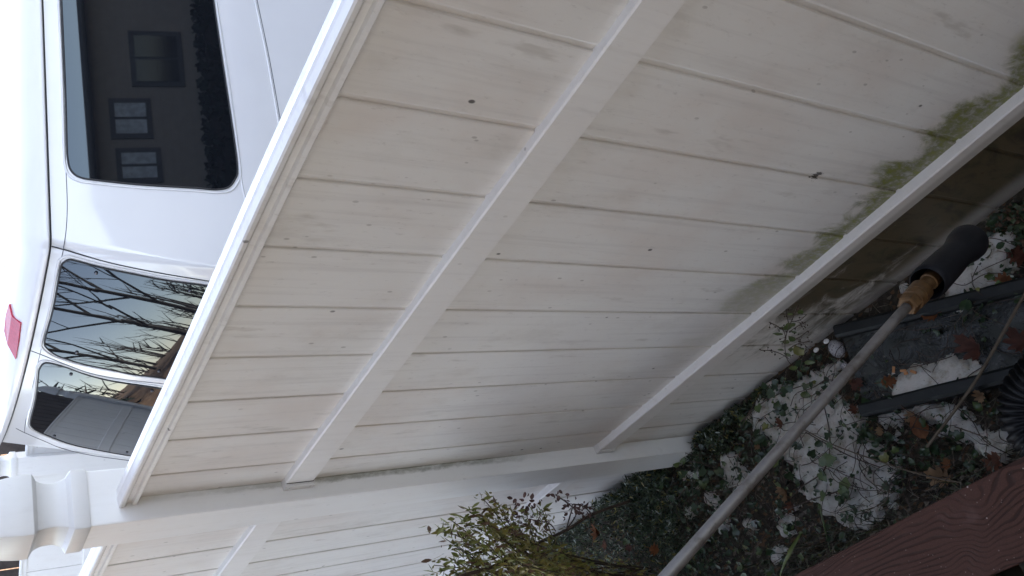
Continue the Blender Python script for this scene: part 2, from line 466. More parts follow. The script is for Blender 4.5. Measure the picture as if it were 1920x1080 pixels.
def hit_rear(px, py, off=0.):
    d = ray(px, py); lo, hi = .5, 9.
    def F(k):
        P = ORG+d*k; q = P-C0; s = q.xy.dot(vp.xy); s_ = max(-.4, min(VW, s))
        return -(q.xy.dot(vh.xy))-4*BOW*(s_/VW)*(1-s_/VW)-.214*gk(P.z, .95)-off
    k = lo; f0 = F(lo); st = .02
    while k < hi:
        if F(k)*f0 <= 0: break
        k += st
    lo, hi = k-st, k
    for _ in range(30):
        mid = (lo+hi)/2
        if F(mid)*f0 > 0: lo = mid
        else: hi = mid
    P = ORG+d*lo; return (P-C0).xy.dot(vp.xy), P.z, P
van = Thing('van', (C0.x-.9, C0.y+2.2, -.33), 'white passenger van with dark tinted windows parked behind the fence', 'van')
# body: rows of the outline at several heights
zl = [ZG, ZG-.02, ZG-.08, ZG-.2, ZG-.35, ZG-.5, ZG-.65, ZG-.75, ZG-.85, ZG-.95, ZG-1.1, ZG-1.35, ZG-1.6, .12]
def outline(z, inset=0.):
    d_ = ZG-z; dd = gk(z, .9)
    tc = -.214*dd*1.0; sc_ = -.15*dd
    pts = []
    L = 5.0
    for i in range(29): pts.append(rearP(VW+.12*dd-(VW+.12*dd-sc_-.05)*i/28, z))
    # rounded rear corner
    A = rearP(sc_+.05, z); B = sideP(tc+.05, z); Cc = (rearP(sc_, z)+sideP(tc, z))/2
    for k in (.3, .5, .7): pts.append(A*(1-k)**2+Cc*2*k*(1-k)+B*k*k)
    for i in range(30): pts.append(sideP(tc+.05+(L-tc)*i/29, z))
    last = pts[-1]
    for k in range(1, 9):                     # blunt nose
        a = k/9*math.pi; e = VW/2+.10
        pts.append(Vector((last.x, last.y, z))+vp*(e-e*math.cos(a))+vh*(.55*math.sin(a)))
    lf = rearP(VW+.12*dd, z)
    for k in range(8): 
        a = 1-k/8; pts.append(lf+vh*(L*a)-vp*(-.0))
    return pts
bm = bmesh.new(); rows = []
for z in zl: rows.append([bm.verts.new(p) for p in outline(z)])
n = len(rows[0])
for i in range(len(rows)-1):
    for k in range(n): bm.faces.new((rows[i][k], rows[i+1][k], rows[i+1][(k+1) % n], rows[i][(k+1) % n]))
bmesh.ops.recalc_face_normals(bm, faces=bm.faces)
body = van.part('body', bm, PAINT); shade_auto(body, 35)
# roof
out0 = outline(ZG); cen = C0+vp*(VW/2)+vh*2.45
def roof_ring(inset, z):
    r = []
    for p in out0:
        q = p-cen; s = q.xy.dot(vp.xy); t = q.xy.dot(vh.xy); hw = VW/2+.05; hl = 2.6
        s *= (hw-inset)/hw; t *= (hl-inset)/hl
        P = cen+vp*s+vh*t; r.append(Vector((P.x, P.y, z)))
    return r
bm = bmesh.new(); rows = []
for ins, dz in ((.05, .006), (-.012, .007), (-.018, .012), (-.018, .034), (-.008, .052), (.03, .078), (.08, .098), (.15, .115), (.22, .124), (.225, .118), (.25, .116), (.255, .124), (.40, .140), (.405, .133), (.43, .132), (.435, .142), (.6, .152), (.605, .145), (.63, .144), (.635, .153), (.9, .158)):
    rows.append([bm.verts.new(p) for p in roof_ring(ins, ZG+dz)])
for i in range(len(rows)-1):
    for k in range(n): bm.faces.new((rows[i][k], rows[i][(k+1) % n], rows[i+1][(k+1) % n], rows[i+1][k]))
bm.faces.new(rows[-1])
bmesh.ops.recalc_face_normals(bm, faces=bm.faces)
roof_bvh = BVHTree.FromBMesh(bm)
roof = van.part('roof', bm, PAINT); shade_auto(roof, 40)
# dark gutter line
bm = bmesh.new(); tube(bm, [p+Vector((0, 0, .002)) for p in out0], .0045, 6, False); van.part('rain_gutter', bm, RUBBER)
def window(pxs, hit, P, off, name='window'):
    st = [hit(x, y) for x, y in pxs]; pts = [(a, b) for a, b, _ in st]
    pts = [(q.x, q.y) for q in spline([(a, b, 0) for a, b in pts]+[(pts[0][0], pts[0][1], 0)], 4)][:-1]
    ca = sum(p[0] for p in pts)/len(pts); cb = sum(p[1] for p in pts)/len(pts)
    bm = bmesh.new(); rows = []
    for k, f in enumerate((1., .9, .75, .55, .35, .15)):
        rows.append([bm.verts.new(P(ca+(a-ca)*f, cb+(b-cb)*f, off)) for a, b in pts])
    cv = bm.verts.new(P(ca, cb, off)); n_ = len(pts)
    for i in range(len(rows)-1):
        for k in range(n_): bm.faces.new((rows[i][k], rows[i][(k+1) % n_], rows[i+1][(k+1) % n_], rows[i+1][k]))
    for k in range(n_): bm.faces.new((rows[-1][k], rows[-1][(k+1) % n_], cv))
    bmesh.ops.recalc_face_normals(bm, faces=bm.faces)
    w = van.part(name, bm, GLASS, True)
    bm = bmesh.new(); ring = [P(a, b, off-.001) for a, b in pts]; ring.append(ring[0]); ring.append(ring[1]); tube(bm, ring, .0042, 6, False)
    van.part('seal', bm, RUBBER, parent=w)
    bm = bmesh.new()                           # raised painted lip round the opening
    ring = [P(ca+(a-ca)*1.0+(.016 if a > ca else -.016), cb+(b-cb)*1.0+(.012 if b > cb else -.012), .0) for a, b in pts]
    ring.append(ring[0]); ring.append(ring[1]); tube(bm, ring, .006, 6, False)
    van.part('window_lip', bm, PAINT, parent=w)
    return w
window([(115, 0), (122, 160), (125, 267), (127, 300), (133, 320), (150, 333), (187, 339), (267, 347), (367, 353), (402, 356), (427, 352), (440, 337), (445, 317), (437, 250), (417, 117), (400, 0), (385, -120), (370, -170), (250, -185), (125, -170), (112, -120)], hit_side, sideP, .004)
wr = window([(117, 493), (129, 486), (146, 489), (187, 500), (250, 513), (312, 525), (385, 535), (440, 548), (452, 580), (440, 690), (425, 725), (380, 722), (305, 708), (250, 701), (208, 692), (158, 682), (125, 672), (104, 664), (88, 652), (84, 637), (100, 577), (112, 510)], hit_rear, rearP, .004)
wl = window([(73, 693), (80, 682), (93, 680), (125, 688), (167, 703), (217, 715), (298, 727), (360, 742), (375, 760), (368, 840), (350, 866), (300, 862), (242, 854), (183, 843), (133, 832), (93, 817), (72, 808), (60, 800), (57, 788), (67, 747)], hit_rear, rearP, .004)
for w_, pl in ((wr, [(180, 510), (356, 543), (144, 659), (298, 694)]), (wl, [(133, 700), (285, 731), (102, 816), (238, 847)])):
    for x, y in pl:
        s_, z_, P_ = hit_rear(x, y); bm = bmesh.new()
        q0 = rearP(s_, z_, .003); q1 = rearP(s_, z_, .010)
        tube(bm, [q0, q1, q1+(q1-q0)*.2], [.008, .007, .003], 12); van.part('bolt', bm, CHROME, parent=w_)
def seam(pts, hit, r=.0028, off=.0, mat=RUBBER, name='panel_gap'):
    bm = bmesh.new(); tube(bm, spline([hit(x, y)[2] for x, y in pts], 5), r, 6, False); return van.part(name, bm, mat)
SEAMG = mat_plain('soft_gap', (.10, .105, .115), .6)
seam([(97, 462), (120, 468), (160, 480), (220, 496), (300, 512), (392, 527), (440, 533)], hit_rear, .003)
seam([(53, 656), (75, 664), (120, 682), (170, 700), (230, 711), (310, 720), (350, 726)], hit_rear, .0022, mat=SEAMG)
seam([(30, 803), (48, 812), (83, 827), (117, 841), (167, 853), (238, 863), (280, 868)], hit_rear, .0022, mat=SEAMG)
seam([(112, -60), (113, 0), (119, 150), (123, 300), (126, 380), (124, 430), (119, 466)], hit_side, .0018, mat=SEAMG)
seam([(119, 468), (100, 550), (85, 620), (75, 664)], hit_rear, .0016, mat=SEAMG)
seam([(75, 664), (62, 720), (48, 790), (46, 812)], hit_rear, .0016, mat=SEAMG)
seam([(470, -60), (482, 0), (505, 110), (525, 222), (560, 420)], hit_side, .0022, mat=SEAMG)
seam([(466, -60), (478, 0), (501, 110), (521, 222), (556, 420)], hit_side, .005, mat=PAINT, name='moulding')
seam([(395, -60), (405, 0), (424, 117), (443, 250), (450, 320), (458, 366), (480, 450)], hit_side, .0045, mat=PAINT, name='body_crease')
# third brake light on the roof edge
bl = [(20, 570), (25, 592), (41, 605), (37, 640), (31, 672), (17, 645), (11, 620), (14, 590)]
pts = []
for x, y in bl:
    h_, n_, i_, d_ = roof_bvh.ray_cast(ORG, ray(x, y))
    if h_ is None: h_ = ORG+ray(x, y)*3.9; n_ = Vector((0, -.4, .9))
    pts.append((h_, n_))
bm = bmesh.new(); lo = [bm.verts.new(p+n_*.0) for p, n_ in pts]; hi = [bm.verts.new(p+n_*.008) for p, n_ in pts]
for k in range(len(pts)): bm.faces.new((lo[k], lo[(k+1) % len(pts)], hi[(k+1) % len(pts)], hi[k]))
bm.faces.new(hi); bmesh.ops.recalc_face_normals(bm, faces=bm.faces)
van.part('brake_light', bm, REDL)
def wheel(t, c, axis_v, rad=.37, w=.22):
    bm = bmesh.new(); prof = [(rad*.62, -w/2), (rad*.93, -w/2), (rad, -w*.36), (rad, w*.36), (rad*.93, w/2), (rad*.62, w/2)]
    e1 = Vector((0, 0, 1)); e2 = axis_v.cross(e1); N = 28
    rows = [[bm.verts.new(c+(e1*math.cos(a)+e2*math.sin(a))*r_+axis_v*x_) for r_, x_ in prof] for a in [2*math.pi*k/N for k in range(N)]]
    for k in range(N):
        for j in range(len(prof)): bm.faces.new((rows[k][j], rows[k][(j+1) % 6], rows[(k+1) % N][(j+1) % 6], rows[(k+1) % N][j]))
    bmesh.ops.recalc_face_normals(bm, faces=bm.faces)
    wh = t.part('wheel', bm, TYRE, True)
    bm = bmesh.new()
    for sgn in (1, -1):
        for k in range(10):
            a = 2*math.pi*k/10; dv = e1*math.cos(a)+e2*math.sin(a); tv = e1*-math.sin(a)+e2*math.cos(a)
            q = [c+axis_v*(w*.42*sgn)+dv*rad*.12-tv*.03, c+axis_v*(w*.42*sgn)+dv*rad*.12+tv*.03, c+axis_v*(w*.46*sgn)+dv*rad*.6+tv*.016, c+axis_v*(w*.46*sgn)+dv*rad*.6-tv*.016]
            vs = [bm.verts.new(p) for p in q]+[bm.verts.new(p-axis_v*.03*sgn) for p in q]
            bm.faces.new(vs[:4]); bm.faces.new(vs[4:][::-1])
            for j in range(4): bm.faces.new((vs[j], vs[(j+1) % 4], vs[4+(j+1) % 4], vs[4+j]))
        tube(bm, [c+axis_v*(w*.35*sgn), c+axis_v*(w*.48*sgn)], rad*.16, 14)
        ring = [c+axis_v*(w*.46*sgn)+(e1*math.cos(a)+e2*math.sin(a))*rad*.61 for a in [2*math.pi*k/28 for k in range(30)]]
        tube(bm, ring, .012, 6, False)
    bmesh.ops.recalc_face_normals(bm, faces=bm.faces)
    t.part('rim', bm, RIM, parent=wh)
for s_, t_ in ((.08, .9), (1.85, .9), (.15, 4.1), (1.8, 4.1)):
    wheel(van, Vector((C0.x, C0.y, .04))+vp*s_+vh*t_, vp)
bm = bmesh.new(); A = [rearP(s_, .35, .10) for s_ in [-.12+VW*1.12*k/14 for k in range(15)]]
tube(bm, A, .075, 10); van.part('bumper', bm, CHROME)

# ------------------------------------------------------------------ deck
m = M('composite_deck'); x, y, z = m.xyz()
nA = m.noise(1., 2.2, .45, m.mapped((3.6, 9., 1.), (2.6, 4.1, 0)), .9)
nB = m.noise(1., 2., .5, m.mapped((22, 90, 1.)))
ph = m.add(m.mul(y, 640.), m.add(m.mul(nA, 75.), m.mul(nB, 1.6)))
ln = m.math('SINE', ph)
ln2 = m.step(ln, .1, .95)
thin = m.noise(1., 3, .6, m.mapped((8, 20, 1.), (3, 3, 3)))
ln2 = m.mul(ln2, m.step(thin, .35, .55, .25, 1.))
fine = m.noise(420., 3, .7)
c = m.mix(m.step(fine, .3, .7), (.044, .0185, .0125), (.060, .026, .0180))
c = m.mix(m.mul(ln2, .85), c, (.020, .008, .005))
vd = m.voro(34.); sel = m.noise(3., 2, .5, m.mapped((1, 1, 1), (5, 1, 1)))
c = m.mix(m.mul(m.step(vd, .07, .035), m.step(sel, .5, .6)), c, (.34, .29, .26))
vd3 = m.voro(90.); c = m.mix(m.mul(m.step(vd3, .12, .07), .25), c, (.42, .36, .33))
pal = m.noise(7., 4, .6); c = m.mix(m.mul(m.step(pal, .6, .75), .25), c, (.22, .15, .14))
DECK = m.done(c, .7, m.bump(m.sub(m.mul(fine, .25), ln2), .55, .0022), Specular_IOR_Level=.22)
DJ = mat_plain('deck_joist_wood', (.09, .07, .05), .8)
deck = Thing('deck', (-.5, -.8, .74), 'reddish brown composite deck with embossed wood grain boards', 'deck')
yy = .179; ZD = EYE-1.5
first = True; 
while yy > -1.0:
    w_ = .140
    bm = bmesh.new(); box(bm, (-2.6, yy-w_, ZD-.025), (3.2, yy, ZD), .0035)
    deck.part('deck_board', bm, DECK)
    yy -= w_+(.045 if first else .006); first = False
for xj in [-2.5+.4*i for i in range(15)]:
    bm = bmesh.new(); box(bm, (xj, -1.14, ZD-.2), (xj+.04, .10, ZD-.026)); deck.part('joist', bm, DJ)
bm = bmesh.new(); box(bm, (-2.55, .101, ZD-.21), (3.1, .139, ZD-.0265)); deck.part('rim_joist', bm, DJ)
for xj in (-2.4, -.2, 1.6, 3.0):
    bm = bmesh.new(); box(bm, (xj-.045, .0, -.05), (xj+.045, .09, ZD-.211)); deck.part('deck_post', bm, DJ)

# ------------------------------------------------------------------ houses (behind the photographer, seen in the van's glass)
m = M('siding'); x, y, z = m.xyz(); saw = m.math('FRACT', m.mul(z, 8.)); nz = m.noise(6., 5, .6)
SIDING = m.done(m.mix(m.step(nz, .3, .7), (.43, .345, .26), (.50, .405, .31)), .7, m.bump(saw, .6, .012))
ROOFM = mat_plain('shingle', (.07, .065, .06), .9, .4, 14., bump=.5)
TRIM = mat_plain('house_trim', (.11, .10, .09), .6)
HGLASS = mat_plain('house_glass', (.02, .025, .03), .05, .1)
SKYPANE = mat_plain('painted_sky_pane', (.75, .74, .70), .4, .25, 9.)  # pale pane colour stands in for bright sky reflected in the house windows
def house(name, x0, x1, y0, y1, zb, ze, label, ridge='x', over=.45, wins=(), zr=1.8, roofm=None):
    t = Thing(name, ((x0+x1)/2, (y0+y1)/2, zb), label, 'house')
    bm = bmesh.new(); box(bm, (x0, y0, zb), (x1, y1, ze)); t.part('wall', bm, SIDING)
    bm = bmesh.new(); a, b, c_, d_ = x0-over, x1+over, y0-over, y1+over
    zr_ = ze+zr
    if ridge == 'x':
        q = [(a, c_, ze), (b, c_, ze), (b, d_, ze), (a, d_, ze), (a, (c_+d_)/2, zr_), (b, (c_+d_)/2, zr_)]
        fs = [(0, 1, 5, 4), (2, 3, 4, 5), (1, 2, 5), (3, 0, 4), (3, 2, 1, 0)]
    else:
        q = [(a, c_, ze), (b, c_, ze), (b, d_, ze), (a, d_, ze), ((a+b)/2, c_, zr_), ((a+b)/2, d_, zr_)]
        fs = [(1, 2, 5, 4), (3, 0, 4, 5), (0, 1, 4), (2, 3, 5), (3, 2, 1, 0)]
    vs = [bm.verts.new((p[0], p[1], p[2]+.001)) for p in q]
    for f in fs: bm.faces.new([vs[i] for i in f])
    t.part('roof', bm, ROOFM)
    bm = bmesh.new(); tube(bm, [(a-.05, c_, ze-.03), (a-.05, d_, ze-.03)], .06, 8); tube(bm, [(a, d_+.05, ze-.03), (b, d_+.05, ze-.03)], .06, 8); t.part('gutter', bm, TRIM)
    for (ax_, p, q0, q1, z0, z1) in wins:
        bm = bmesh.new()
        if ax_ == 'x': box(bm, (p-.03, q0-.09, z0-.09), (p+.02, q1+.09, z1+.09))
        else: box(bm, (q0-.09, p-.02, z0-.09), (q1+.09, p+.03, z1+.09))
        w_ = t.part('window', bm, TRIM)
        bm = bmesh.new(); mid = (q0+q1)/2
        for u0, u1 in ((q0, mid-.025), (mid+.025, q1)):
            if ax_ == 'x': box(bm, (p-.04, u0, z0), (p-.031, u1, z1))
            else: box(bm, (u0, p+.031, z0), (u1, p+.04, z1))
        t.part('pane', bm, SKYPANE if (ax_ == 'x' and q0 < 7.2) else HGLASS, parent=w_)
    return t
house('house', -2.4, 9.5, -10., -1.15, -.02, 4.4, 'beige sided house with dark shingle roof behind the deck', 'x', .9,
      wins=[('y', -1.15, 1.2, 2.4, 1.7, 2.9), ('y', -1.15, 4., 5.4, 1.7, 2.9)], zr=4.9)
house('house', 8.5, 16., 1.5, 18., -.3, 2.40, 'beige neighbouring house across the driveway', 'y', .5,
      wins=[('x', 8.5, 7.9, 8.75, .9, 1.6), ('x', 8.5, 6.95, 7.5, 1.5, 2.0), ('x', 8.5, 6.15, 6.6, 1.4, 1.95)], zr=.35)

# ------------------------------------------------------------------ trees (their reflections lie in the rear glass)
BARK = mat_plain('bark', (.07, .055, .042), .9, .4, 25., bump=.6)
NEEDLE = mat_plain('needles', (.018, .032, .014), .7, .4, 8.)
def limb(bm, p, d, L, r, depth, rng):
    n_ = 6; pts = [p]; rr = [r]
    for i in range(n_):
        d = (d+Vector((rng.uniform(-.16, .16), rng.uniform(-.16, .16), rng.uniform(-.05, .14)))).normalized()
        p = p+d*(L/n_); pts.append(p); rr.append(r*(1-.72*(i+1)/n_))
        if depth > 0 and i >= 1:
            for _ in range(2 if depth > 1 else 2):
                s_ = Vector((rng.uniform(-1, 1), rng.uniform(-1, 1), rng.uniform(-.1, .9))).normalized()
                limb(bm, p, (d*.55+s_*.75).normalized(), L*rng.uniform(.38, .6), rr[-1]*.55, depth-1, rng)
    tube(bm, pts, rr, 5 if depth < 2 else 8, False)
def bare_tree(x, y, h, seed, label, zb=0.):
    rng = random.Random(seed); t = Thing('bare_tree', (x, y, zb), label, 'tree', 'bare trees behind the yard')
    bm = bmesh.new(); pts = spline([(x, y, zb-.1), (x+.1, y, zb+h*.2), (x-.05, y+.1, zb+h*.42), (x+.1, y, zb+h*.6)], 4)
    tube(bm, pts, [h*.014*(1-.6*i/len(pts)) for i in range(len(pts))], 10); t.part('trunk', bm, BARK, True)
    bm = bmesh.new()
    for k in range(9):
        q = pts[int(len(pts)*(.35+.62*k/9))]; a = k*2.4
        limb(bm, q, Vector((math.cos(a), math.sin(a), .8)).normalized(), h*.42, h*.0055, 3, rng)
    t.part('crown', bm, BARK)
def added_hedge():  # unseen, added for a dark band reflected low in the van's side window
    rng = random.Random(9); bm = bmesh.new(); box(bm, (7.65, 3.2, -.3), (8.15, 12.5, .45), .05)
    t = Thing('added_hedge', (7.9, 8, -.3), 'low dark hedge by the neighbouring house, put in for a dark reflection in the van glass', 'added_hedge'); t.part('branches', bm, BARK); bm = bmesh.new()
    for _ in range(5000):
        c_ = Vector((rng.choice([7.6, 7.9, 8.]) + rng.uniform(-.08, .1), rng.uniform(3.1, 12.6), rng.uniform(-.3, .6))); d1 = Vector((rng.uniform(-1, 1), rng.uniform(-1, 1), rng.uniform(-1, 1))).normalized()*.07
        d2 = d1.cross(Vector((rng.uniform(-1, 1), rng.uniform(-1, 1), .5))).normalized()*.035
        bm.faces.new([bm.verts.new(q) for q in (c_-d1-d2, c_-d1+d2, c_+d1+d2, c_+d1-d2)])
    t.part('foliage', bm, NEEDLE)
added_hedge()
bare_tree(-13.2, -9.0, 9.5, 3, 'bare grey tree behind the yard, nearest the fence line')
bare_tree(-9.6, -9.6, 8., 8, 'bare tree standing closest to the house corner')
bare_tree(-12.5, -6.2, 8.5, 12, 'bare tree with a low fork in the middle of the row')
bare_tree(-15.5, -5.5, 9., 5, 'bare spreading tree left of the other one')
def evergreen(x, y, h, r, zb, seed, label):
    rng = random.Random(seed); t = Thing('evergreen_tree', (x, y, zb), label, 'tree')
    bm = bmesh.new(); tube(bm, [(x, y, zb-.1), (x, y, zb+h*.95)], [.16, .03], 8); t.part('trunk', bm, BARK)
    bm = bmesh.new()
    for _ in range(2600):
        k = rng.random()**.8; z = zb+h*(.08+.92*k); rad = r*(1-k)*rng.uniform(.35, 1.05)+.05; a = rng.uniform(0, 6.28)
        c_ = Vector((x+math.cos(a)*rad, y+math.sin(a)*rad, z-rad*.15)); s_ = rng.uniform(.12, .3)
        d1 = Vector((math.cos(a), math.sin(a), rng.uniform(-.5, .2))).normalized()*s_
        d2 = d1.cross(Vector((rng.uniform(-.3, .3), rng.uniform(-.3, .3), 1))).normalized()*s_*.4
        vs = [bm.verts.new(q) for q in (c_-d1*.5-d2, c_-d1*.5+d2, c_+d1+d2*.3, c_+d1-d2*.3)]; bm.faces.new(vs)
    t.part('crown', bm, NEEDLE)
evergreen(-15.5, -.8, 7., 2.4, .0, 4, 'dark conical evergreen tree left of the driveway')
rng = random.Random(77); bm = bmesh.new()
for _ in range(95):
    a = R(rng.uniform(186, 262)); d_ = rng.uniform(24, 40); x = math.sin(a)*d_; y = math.cos(a)*d_; h = rng.uniform(2., 4.5)
    tube(bm, [(x, y, .5), (x+rng.uniform(-.2, .2), y, h*.6), (x+rng.uniform(-.6, .6), y, h)], [.12, .07, .01], 5, False)
    for _ in range(7):
        z0 = h*rng.uniform(.2, .85); q = Vector((x, y, z0)); d = Vector((rng.uniform(-1, 1), rng.uniform(-1, 1), rng.uniform(.2, 1))).normalized()
        tube(bm, [q, q+d*rng.uniform(.6, 1.8)], [.04, .008], 4, False)
wo_ = link('woods', bm, BARK); tag(wo_, 'grey brown leafless woods on the skyline behind the yard', 'woods', kind='stuff')
# ------------------------------------------------------------------ things beyond the far fence
def far_car():
    c_ = ORG+ray(2, 800)*13.5; gz = c_.z-.36; d = Vector((.80, .60, 0)).normalized(); ax_ = Vector((d.y, -d.x, 0))
    base = Vector((c_.x, c_.y, gz))
    t = Thing('parked_car', base, 'dark parked car with bright alloy wheels beyond the far fence', 'car')
    PB = mat_plain('dark_car_paint', (.025, .027, .03), .25, .1)
    prof = [(-1., .32), (-1., .75), (-.7, .95), (.1, 1.0), (.7, 1.42), (2.3, 1.45), (2.9, 1.0), (3.4, .95), (3.5, .35)]
    bm = bmesh.new(); rows = []
    for w_, s_ in ((-.12, 1.), (-1.7, 1.)): rows.append([bm.verts.new(base+d*a+ax_*(w_)+Vector((0, 0, b))) for a, b in prof])
    for k in range(len(prof)): bm.faces.new((rows[0][k], rows[0][(k+1) % len(prof)], rows[1][(k+1) % len(prof)], rows[1][k]))
    bm.faces.new(rows[0]); bm.faces.new(rows[1][::-1]); bmesh.ops.recalc_face_normals(bm, faces=bm.faces)
    bmesh.ops.bevel(bm, geom=list(bm.edges), offset=.06, segments=3, affect='EDGES')
    t.part('body', bm, PB, True)
    bm = bmesh.new(); q = [(.25, 1.02), (.78, 1.36), (2.2, 1.39), (2.65, 1.02)]
    bm.faces.new([bm.verts.new(base+d*a+ax_*-.115+Vector((0, 0, b))) for a, b in q]); t.part('window', bm, HGLASS)
    for a in (0., 2.7):
        wheel(t, base+d*a+ax_*-.2+Vector((0, 0, .36)), ax_, .36, .2)
far_car()
def far_shed():
    c_ = ORG+ray(8, 1050)*8.2
    WD = mat_plain('dark_weathered_wood', (.055, .042, .035), .8, .5, 7., bump=.4)
    t = Thing('wood_fence', (c_.x, c_.y, -.3), 'dark weathered wooden fence past the white fence', 'fence')
    d = Vector((-.45, -.89, 0)).normalized()
    bm = bmesh.new()
    for k in range(26):
        p = c_+d*((k-9)*.15); h_ = c_.z+.55+random.uniform(-.01, .01)
        n0 = len(bm.verts); box(bm, (-.07, -.01, -.3), (.07, .01, h_), .003); bm.verts.ensure_lookup_table()
        rot = Matrix.Rotation(math.atan2(d.y, d.x), 3, 'Z')
        for v in bm.verts[n0:]: q = rot @ v.co; v.co = Vector((q.x+p.x, q.y+p.y, v.co.z))
    t.part('board_panel', bm, WD)
far_shed()
house('house', -14., -6., 22., 30., .3, 4.2, 'distant brown house seen over the van roof', 'x', .4, wins=[('y', 22., -12., -11., 1.5, 2.5)], zr=1.5)

# ================================================================== planting strip between deck and fence
SNOWM = M('snow'); n1 = SNOWM.noise(260., 4, .7); n2 = SNOWM.noise(30., 5, .7); n3 = SNOWM.noise(140., 3, .6)
c = SNOWM.mix(SNOWM.mul(SNOWM.step(n2, .45, .68), .8), (.54, .52, .47), (.30, .26, .19))
vd = SNOWM.voro(75.); c = SNOWM.mix(SNOWM.mul(SNOWM.step(vd, .12, .07), .85), c, (.06, .05, .04))
SNOWM.done(c, .7, SNOWM.bump(SNOWM.add(n1, n3), .5, .004), Subsurface_Weight=.15, Subsurface_Scale=.01)
SNOWM = SNOWM.m
blobs = [(1290, 885, 40), (1310, 835, 20), (1330, 920, 35), (1380, 900, 38), (1250, 935, 22), (1420, 790, 45), (1470, 760, 45), (1520, 730, 40), (1530, 800, 75), (1500, 860, 60), (1580, 870, 65),
         (1620, 910, 60), (1560, 930, 45), (1470, 990, 35), (1450, 1040, 30), (1400, 980, 25), (1350, 990, 30), (1700, 730, 25), (1740, 770, 38), (1790, 790, 30), (1690, 545, 28), (1830, 520, 50), (1880, 470, 45), (1800, 560, 35),
         (1850, 830, 22), (1892, 815, 20), (1880, 850, 20), (1670, 780, 30), (1600, 780, 25), (1440, 730, 25), (1560, 690, 30), (1780, 470, 22), (1250, 985, 25), (1290, 960, 25), (1360, 860, 25), (1620, 970, 30), (1650, 890, 35), (1910, 560, 20)]
BW = [(at_z(x, y, .02), r/700.) for x, y, r in blobs]
def snow_s(x, y):
    s = 0.
    for p, r in BW:
        d2 = (p.x-x)**2+(p.y-y)**2
        if d2 < 9*r*r: s += math.exp(-d2/(r*r*1.3))
    s = min(s, 1.25)
    s += .55*fbm(x, y, 1., 10., 5)+.42*fbm(x, y, 5., 36., 4)
    return s-.74
bm = bmesh.new(); X0, X1, Y0, Y1, ST = -2.6, -.3, .12, .79, .007
nx, ny = int((X1-X0)/ST), int((Y1-Y0)/ST); G = {}
for j in range(ny+1):
    for i in range(nx+1):
        x = X0+i*ST; y = Y0+j*ST; s = snow_s(x, y)
        if s > -.12: G[i, j] = bm.verts.new((x, y, ground_h(x, y)+.004+(.030*(1-math.exp(-s*3.2)) if s > 0 else s*.35)))
for (i, j), v in G.items():
    q = [(i, j), (i+1, j), (i+1, j+1), (i, j+1)]
    if all(k in G for k in q): bm.faces.new([G[k] for k in q])
sn = link('snow', bm, SNOWM, None, True); tag(sn, 'patchy old snow lying between the leaves in the planting strip', 'snow', kind='stuff')

def leafmat(name, a, b, rough=.45, sc=30., sub=.0):
    m = M(name); nz = m.noise(sc, 5, .6); oi = m.n('ShaderNodeObjectInfo')
    return m.done(m.mix(m.step(nz, .3, .7), a, b), rough, m.bump(nz, .3, .003))
IV1 = leafmat('ivy_dark', (.016, .034, .016), (.035, .060, .022), .3)
IV2 = leafmat('ivy_light', (.05, .085, .025), (.095, .125, .04), .35)
IV3 = leafmat('ivy_yellow', (.12, .13, .03), (.17, .16, .05), .4)
STEM = leafmat('vine_stem', (.035, .022, .016), (.07, .045, .03), .7)
OLIVE = leafmat('olive_leaf', (.12, .145, .035), (.21, .22, .06), .5)
OLIVE2 = leafmat('yellow_olive_leaf', (.17, .15, .03), (.24, .20, .06), .5)
DRIED = leafmat('dried_leaf', (.09, .05, .03), (.15, .09, .055), .7)
OAKS = [leafmat('oak_leaf_orange', (.20, .07, .02), (.30, .12, .04), .6, 60.), leafmat('oak_leaf_brown', (.13, .045, .02), (.22, .085, .04), .6, 60.),
        leafmat('oak_leaf_tan', (.30, .18, .09), (.40, .26, .14), .6, 60.), leafmat('oak_leaf_red', (.09, .028, .015), (.15, .05, .026), .55, 60.)]

IVY_OUT = [(0, -.02), (.20, -.14), (.42, -.04), (.40, .14), (.48, .38), (.28, .52), (.14, .78), (.0, .92), (-.14, .78), (-.28, .52), (-.48, .38), (-.40, .14), (-.42, -.04), (-.20, -.14)]
OVAL = [(0, 0), (.20, .12), (.32, .36), (.26, .66), (0, 1.), (-.26, .66), (-.32, .36), (-.20, .12)]
LANCE2 = [(0, 0), (.10, .2), (.15, .5), (.08, .8), (0, 1.), (-.08, .8), (-.15, .5), (-.10, .2)]
LANCE = [(0, 0), (.09, .2), (.12, .5), (.06, .8), (0, 1.), (-.06, .8), (-.12, .5), (-.09, .2)]
OAK = [(0, 0), (.06, .10), (.20, .12), (.16, .22), (.38, .30), (.33, .40), (.20, .42), (.42, .62), (.34, .70), (.17, .66), (.22, .86), (.08, .88), (0, 1.), (-.08, .88), (-.22, .86), (-.17, .66), (-.34, .70), (-.42, .62), (-.20, .42), (-.33, .40), (-.38, .30), (-.16, .22), (-.20, .12), (-.06, .10)]
def leaf(bm, p, n_, ang, L, out=IVY_OUT, mi=0, cup=.12, rng=random):
    n_ = Vector(n_).normalized(); t = n_.cross(Vector((math.cos(ang), math.sin(ang), .0))); 
    if t.length < 1e-3: t = Vector((1, 0, 0))
    t.normalize(); b = n_.cross(t)
    mid = p+t*(L*.45)-n_*(cup*L*.6)
    c_ = bm.verts.new(mid); vs = []
    for a, q in out:
        w = rng.uniform(.9, 1.1)
        r2 = (a*a)+(q-.45)**2
        vs.append(bm.verts.new(p+t*(q*L)+b*(a*L*w)-n_*(cup*L*(r2*-1.3+.25))*1.+n_*rng.uniform(-.02, .02)*L))
    for k in range(len(vs)):
        f = bm.faces.new((vs[k], vs[(k+1) % len(vs)], c_)); f.material_index = mi; f.smooth = True
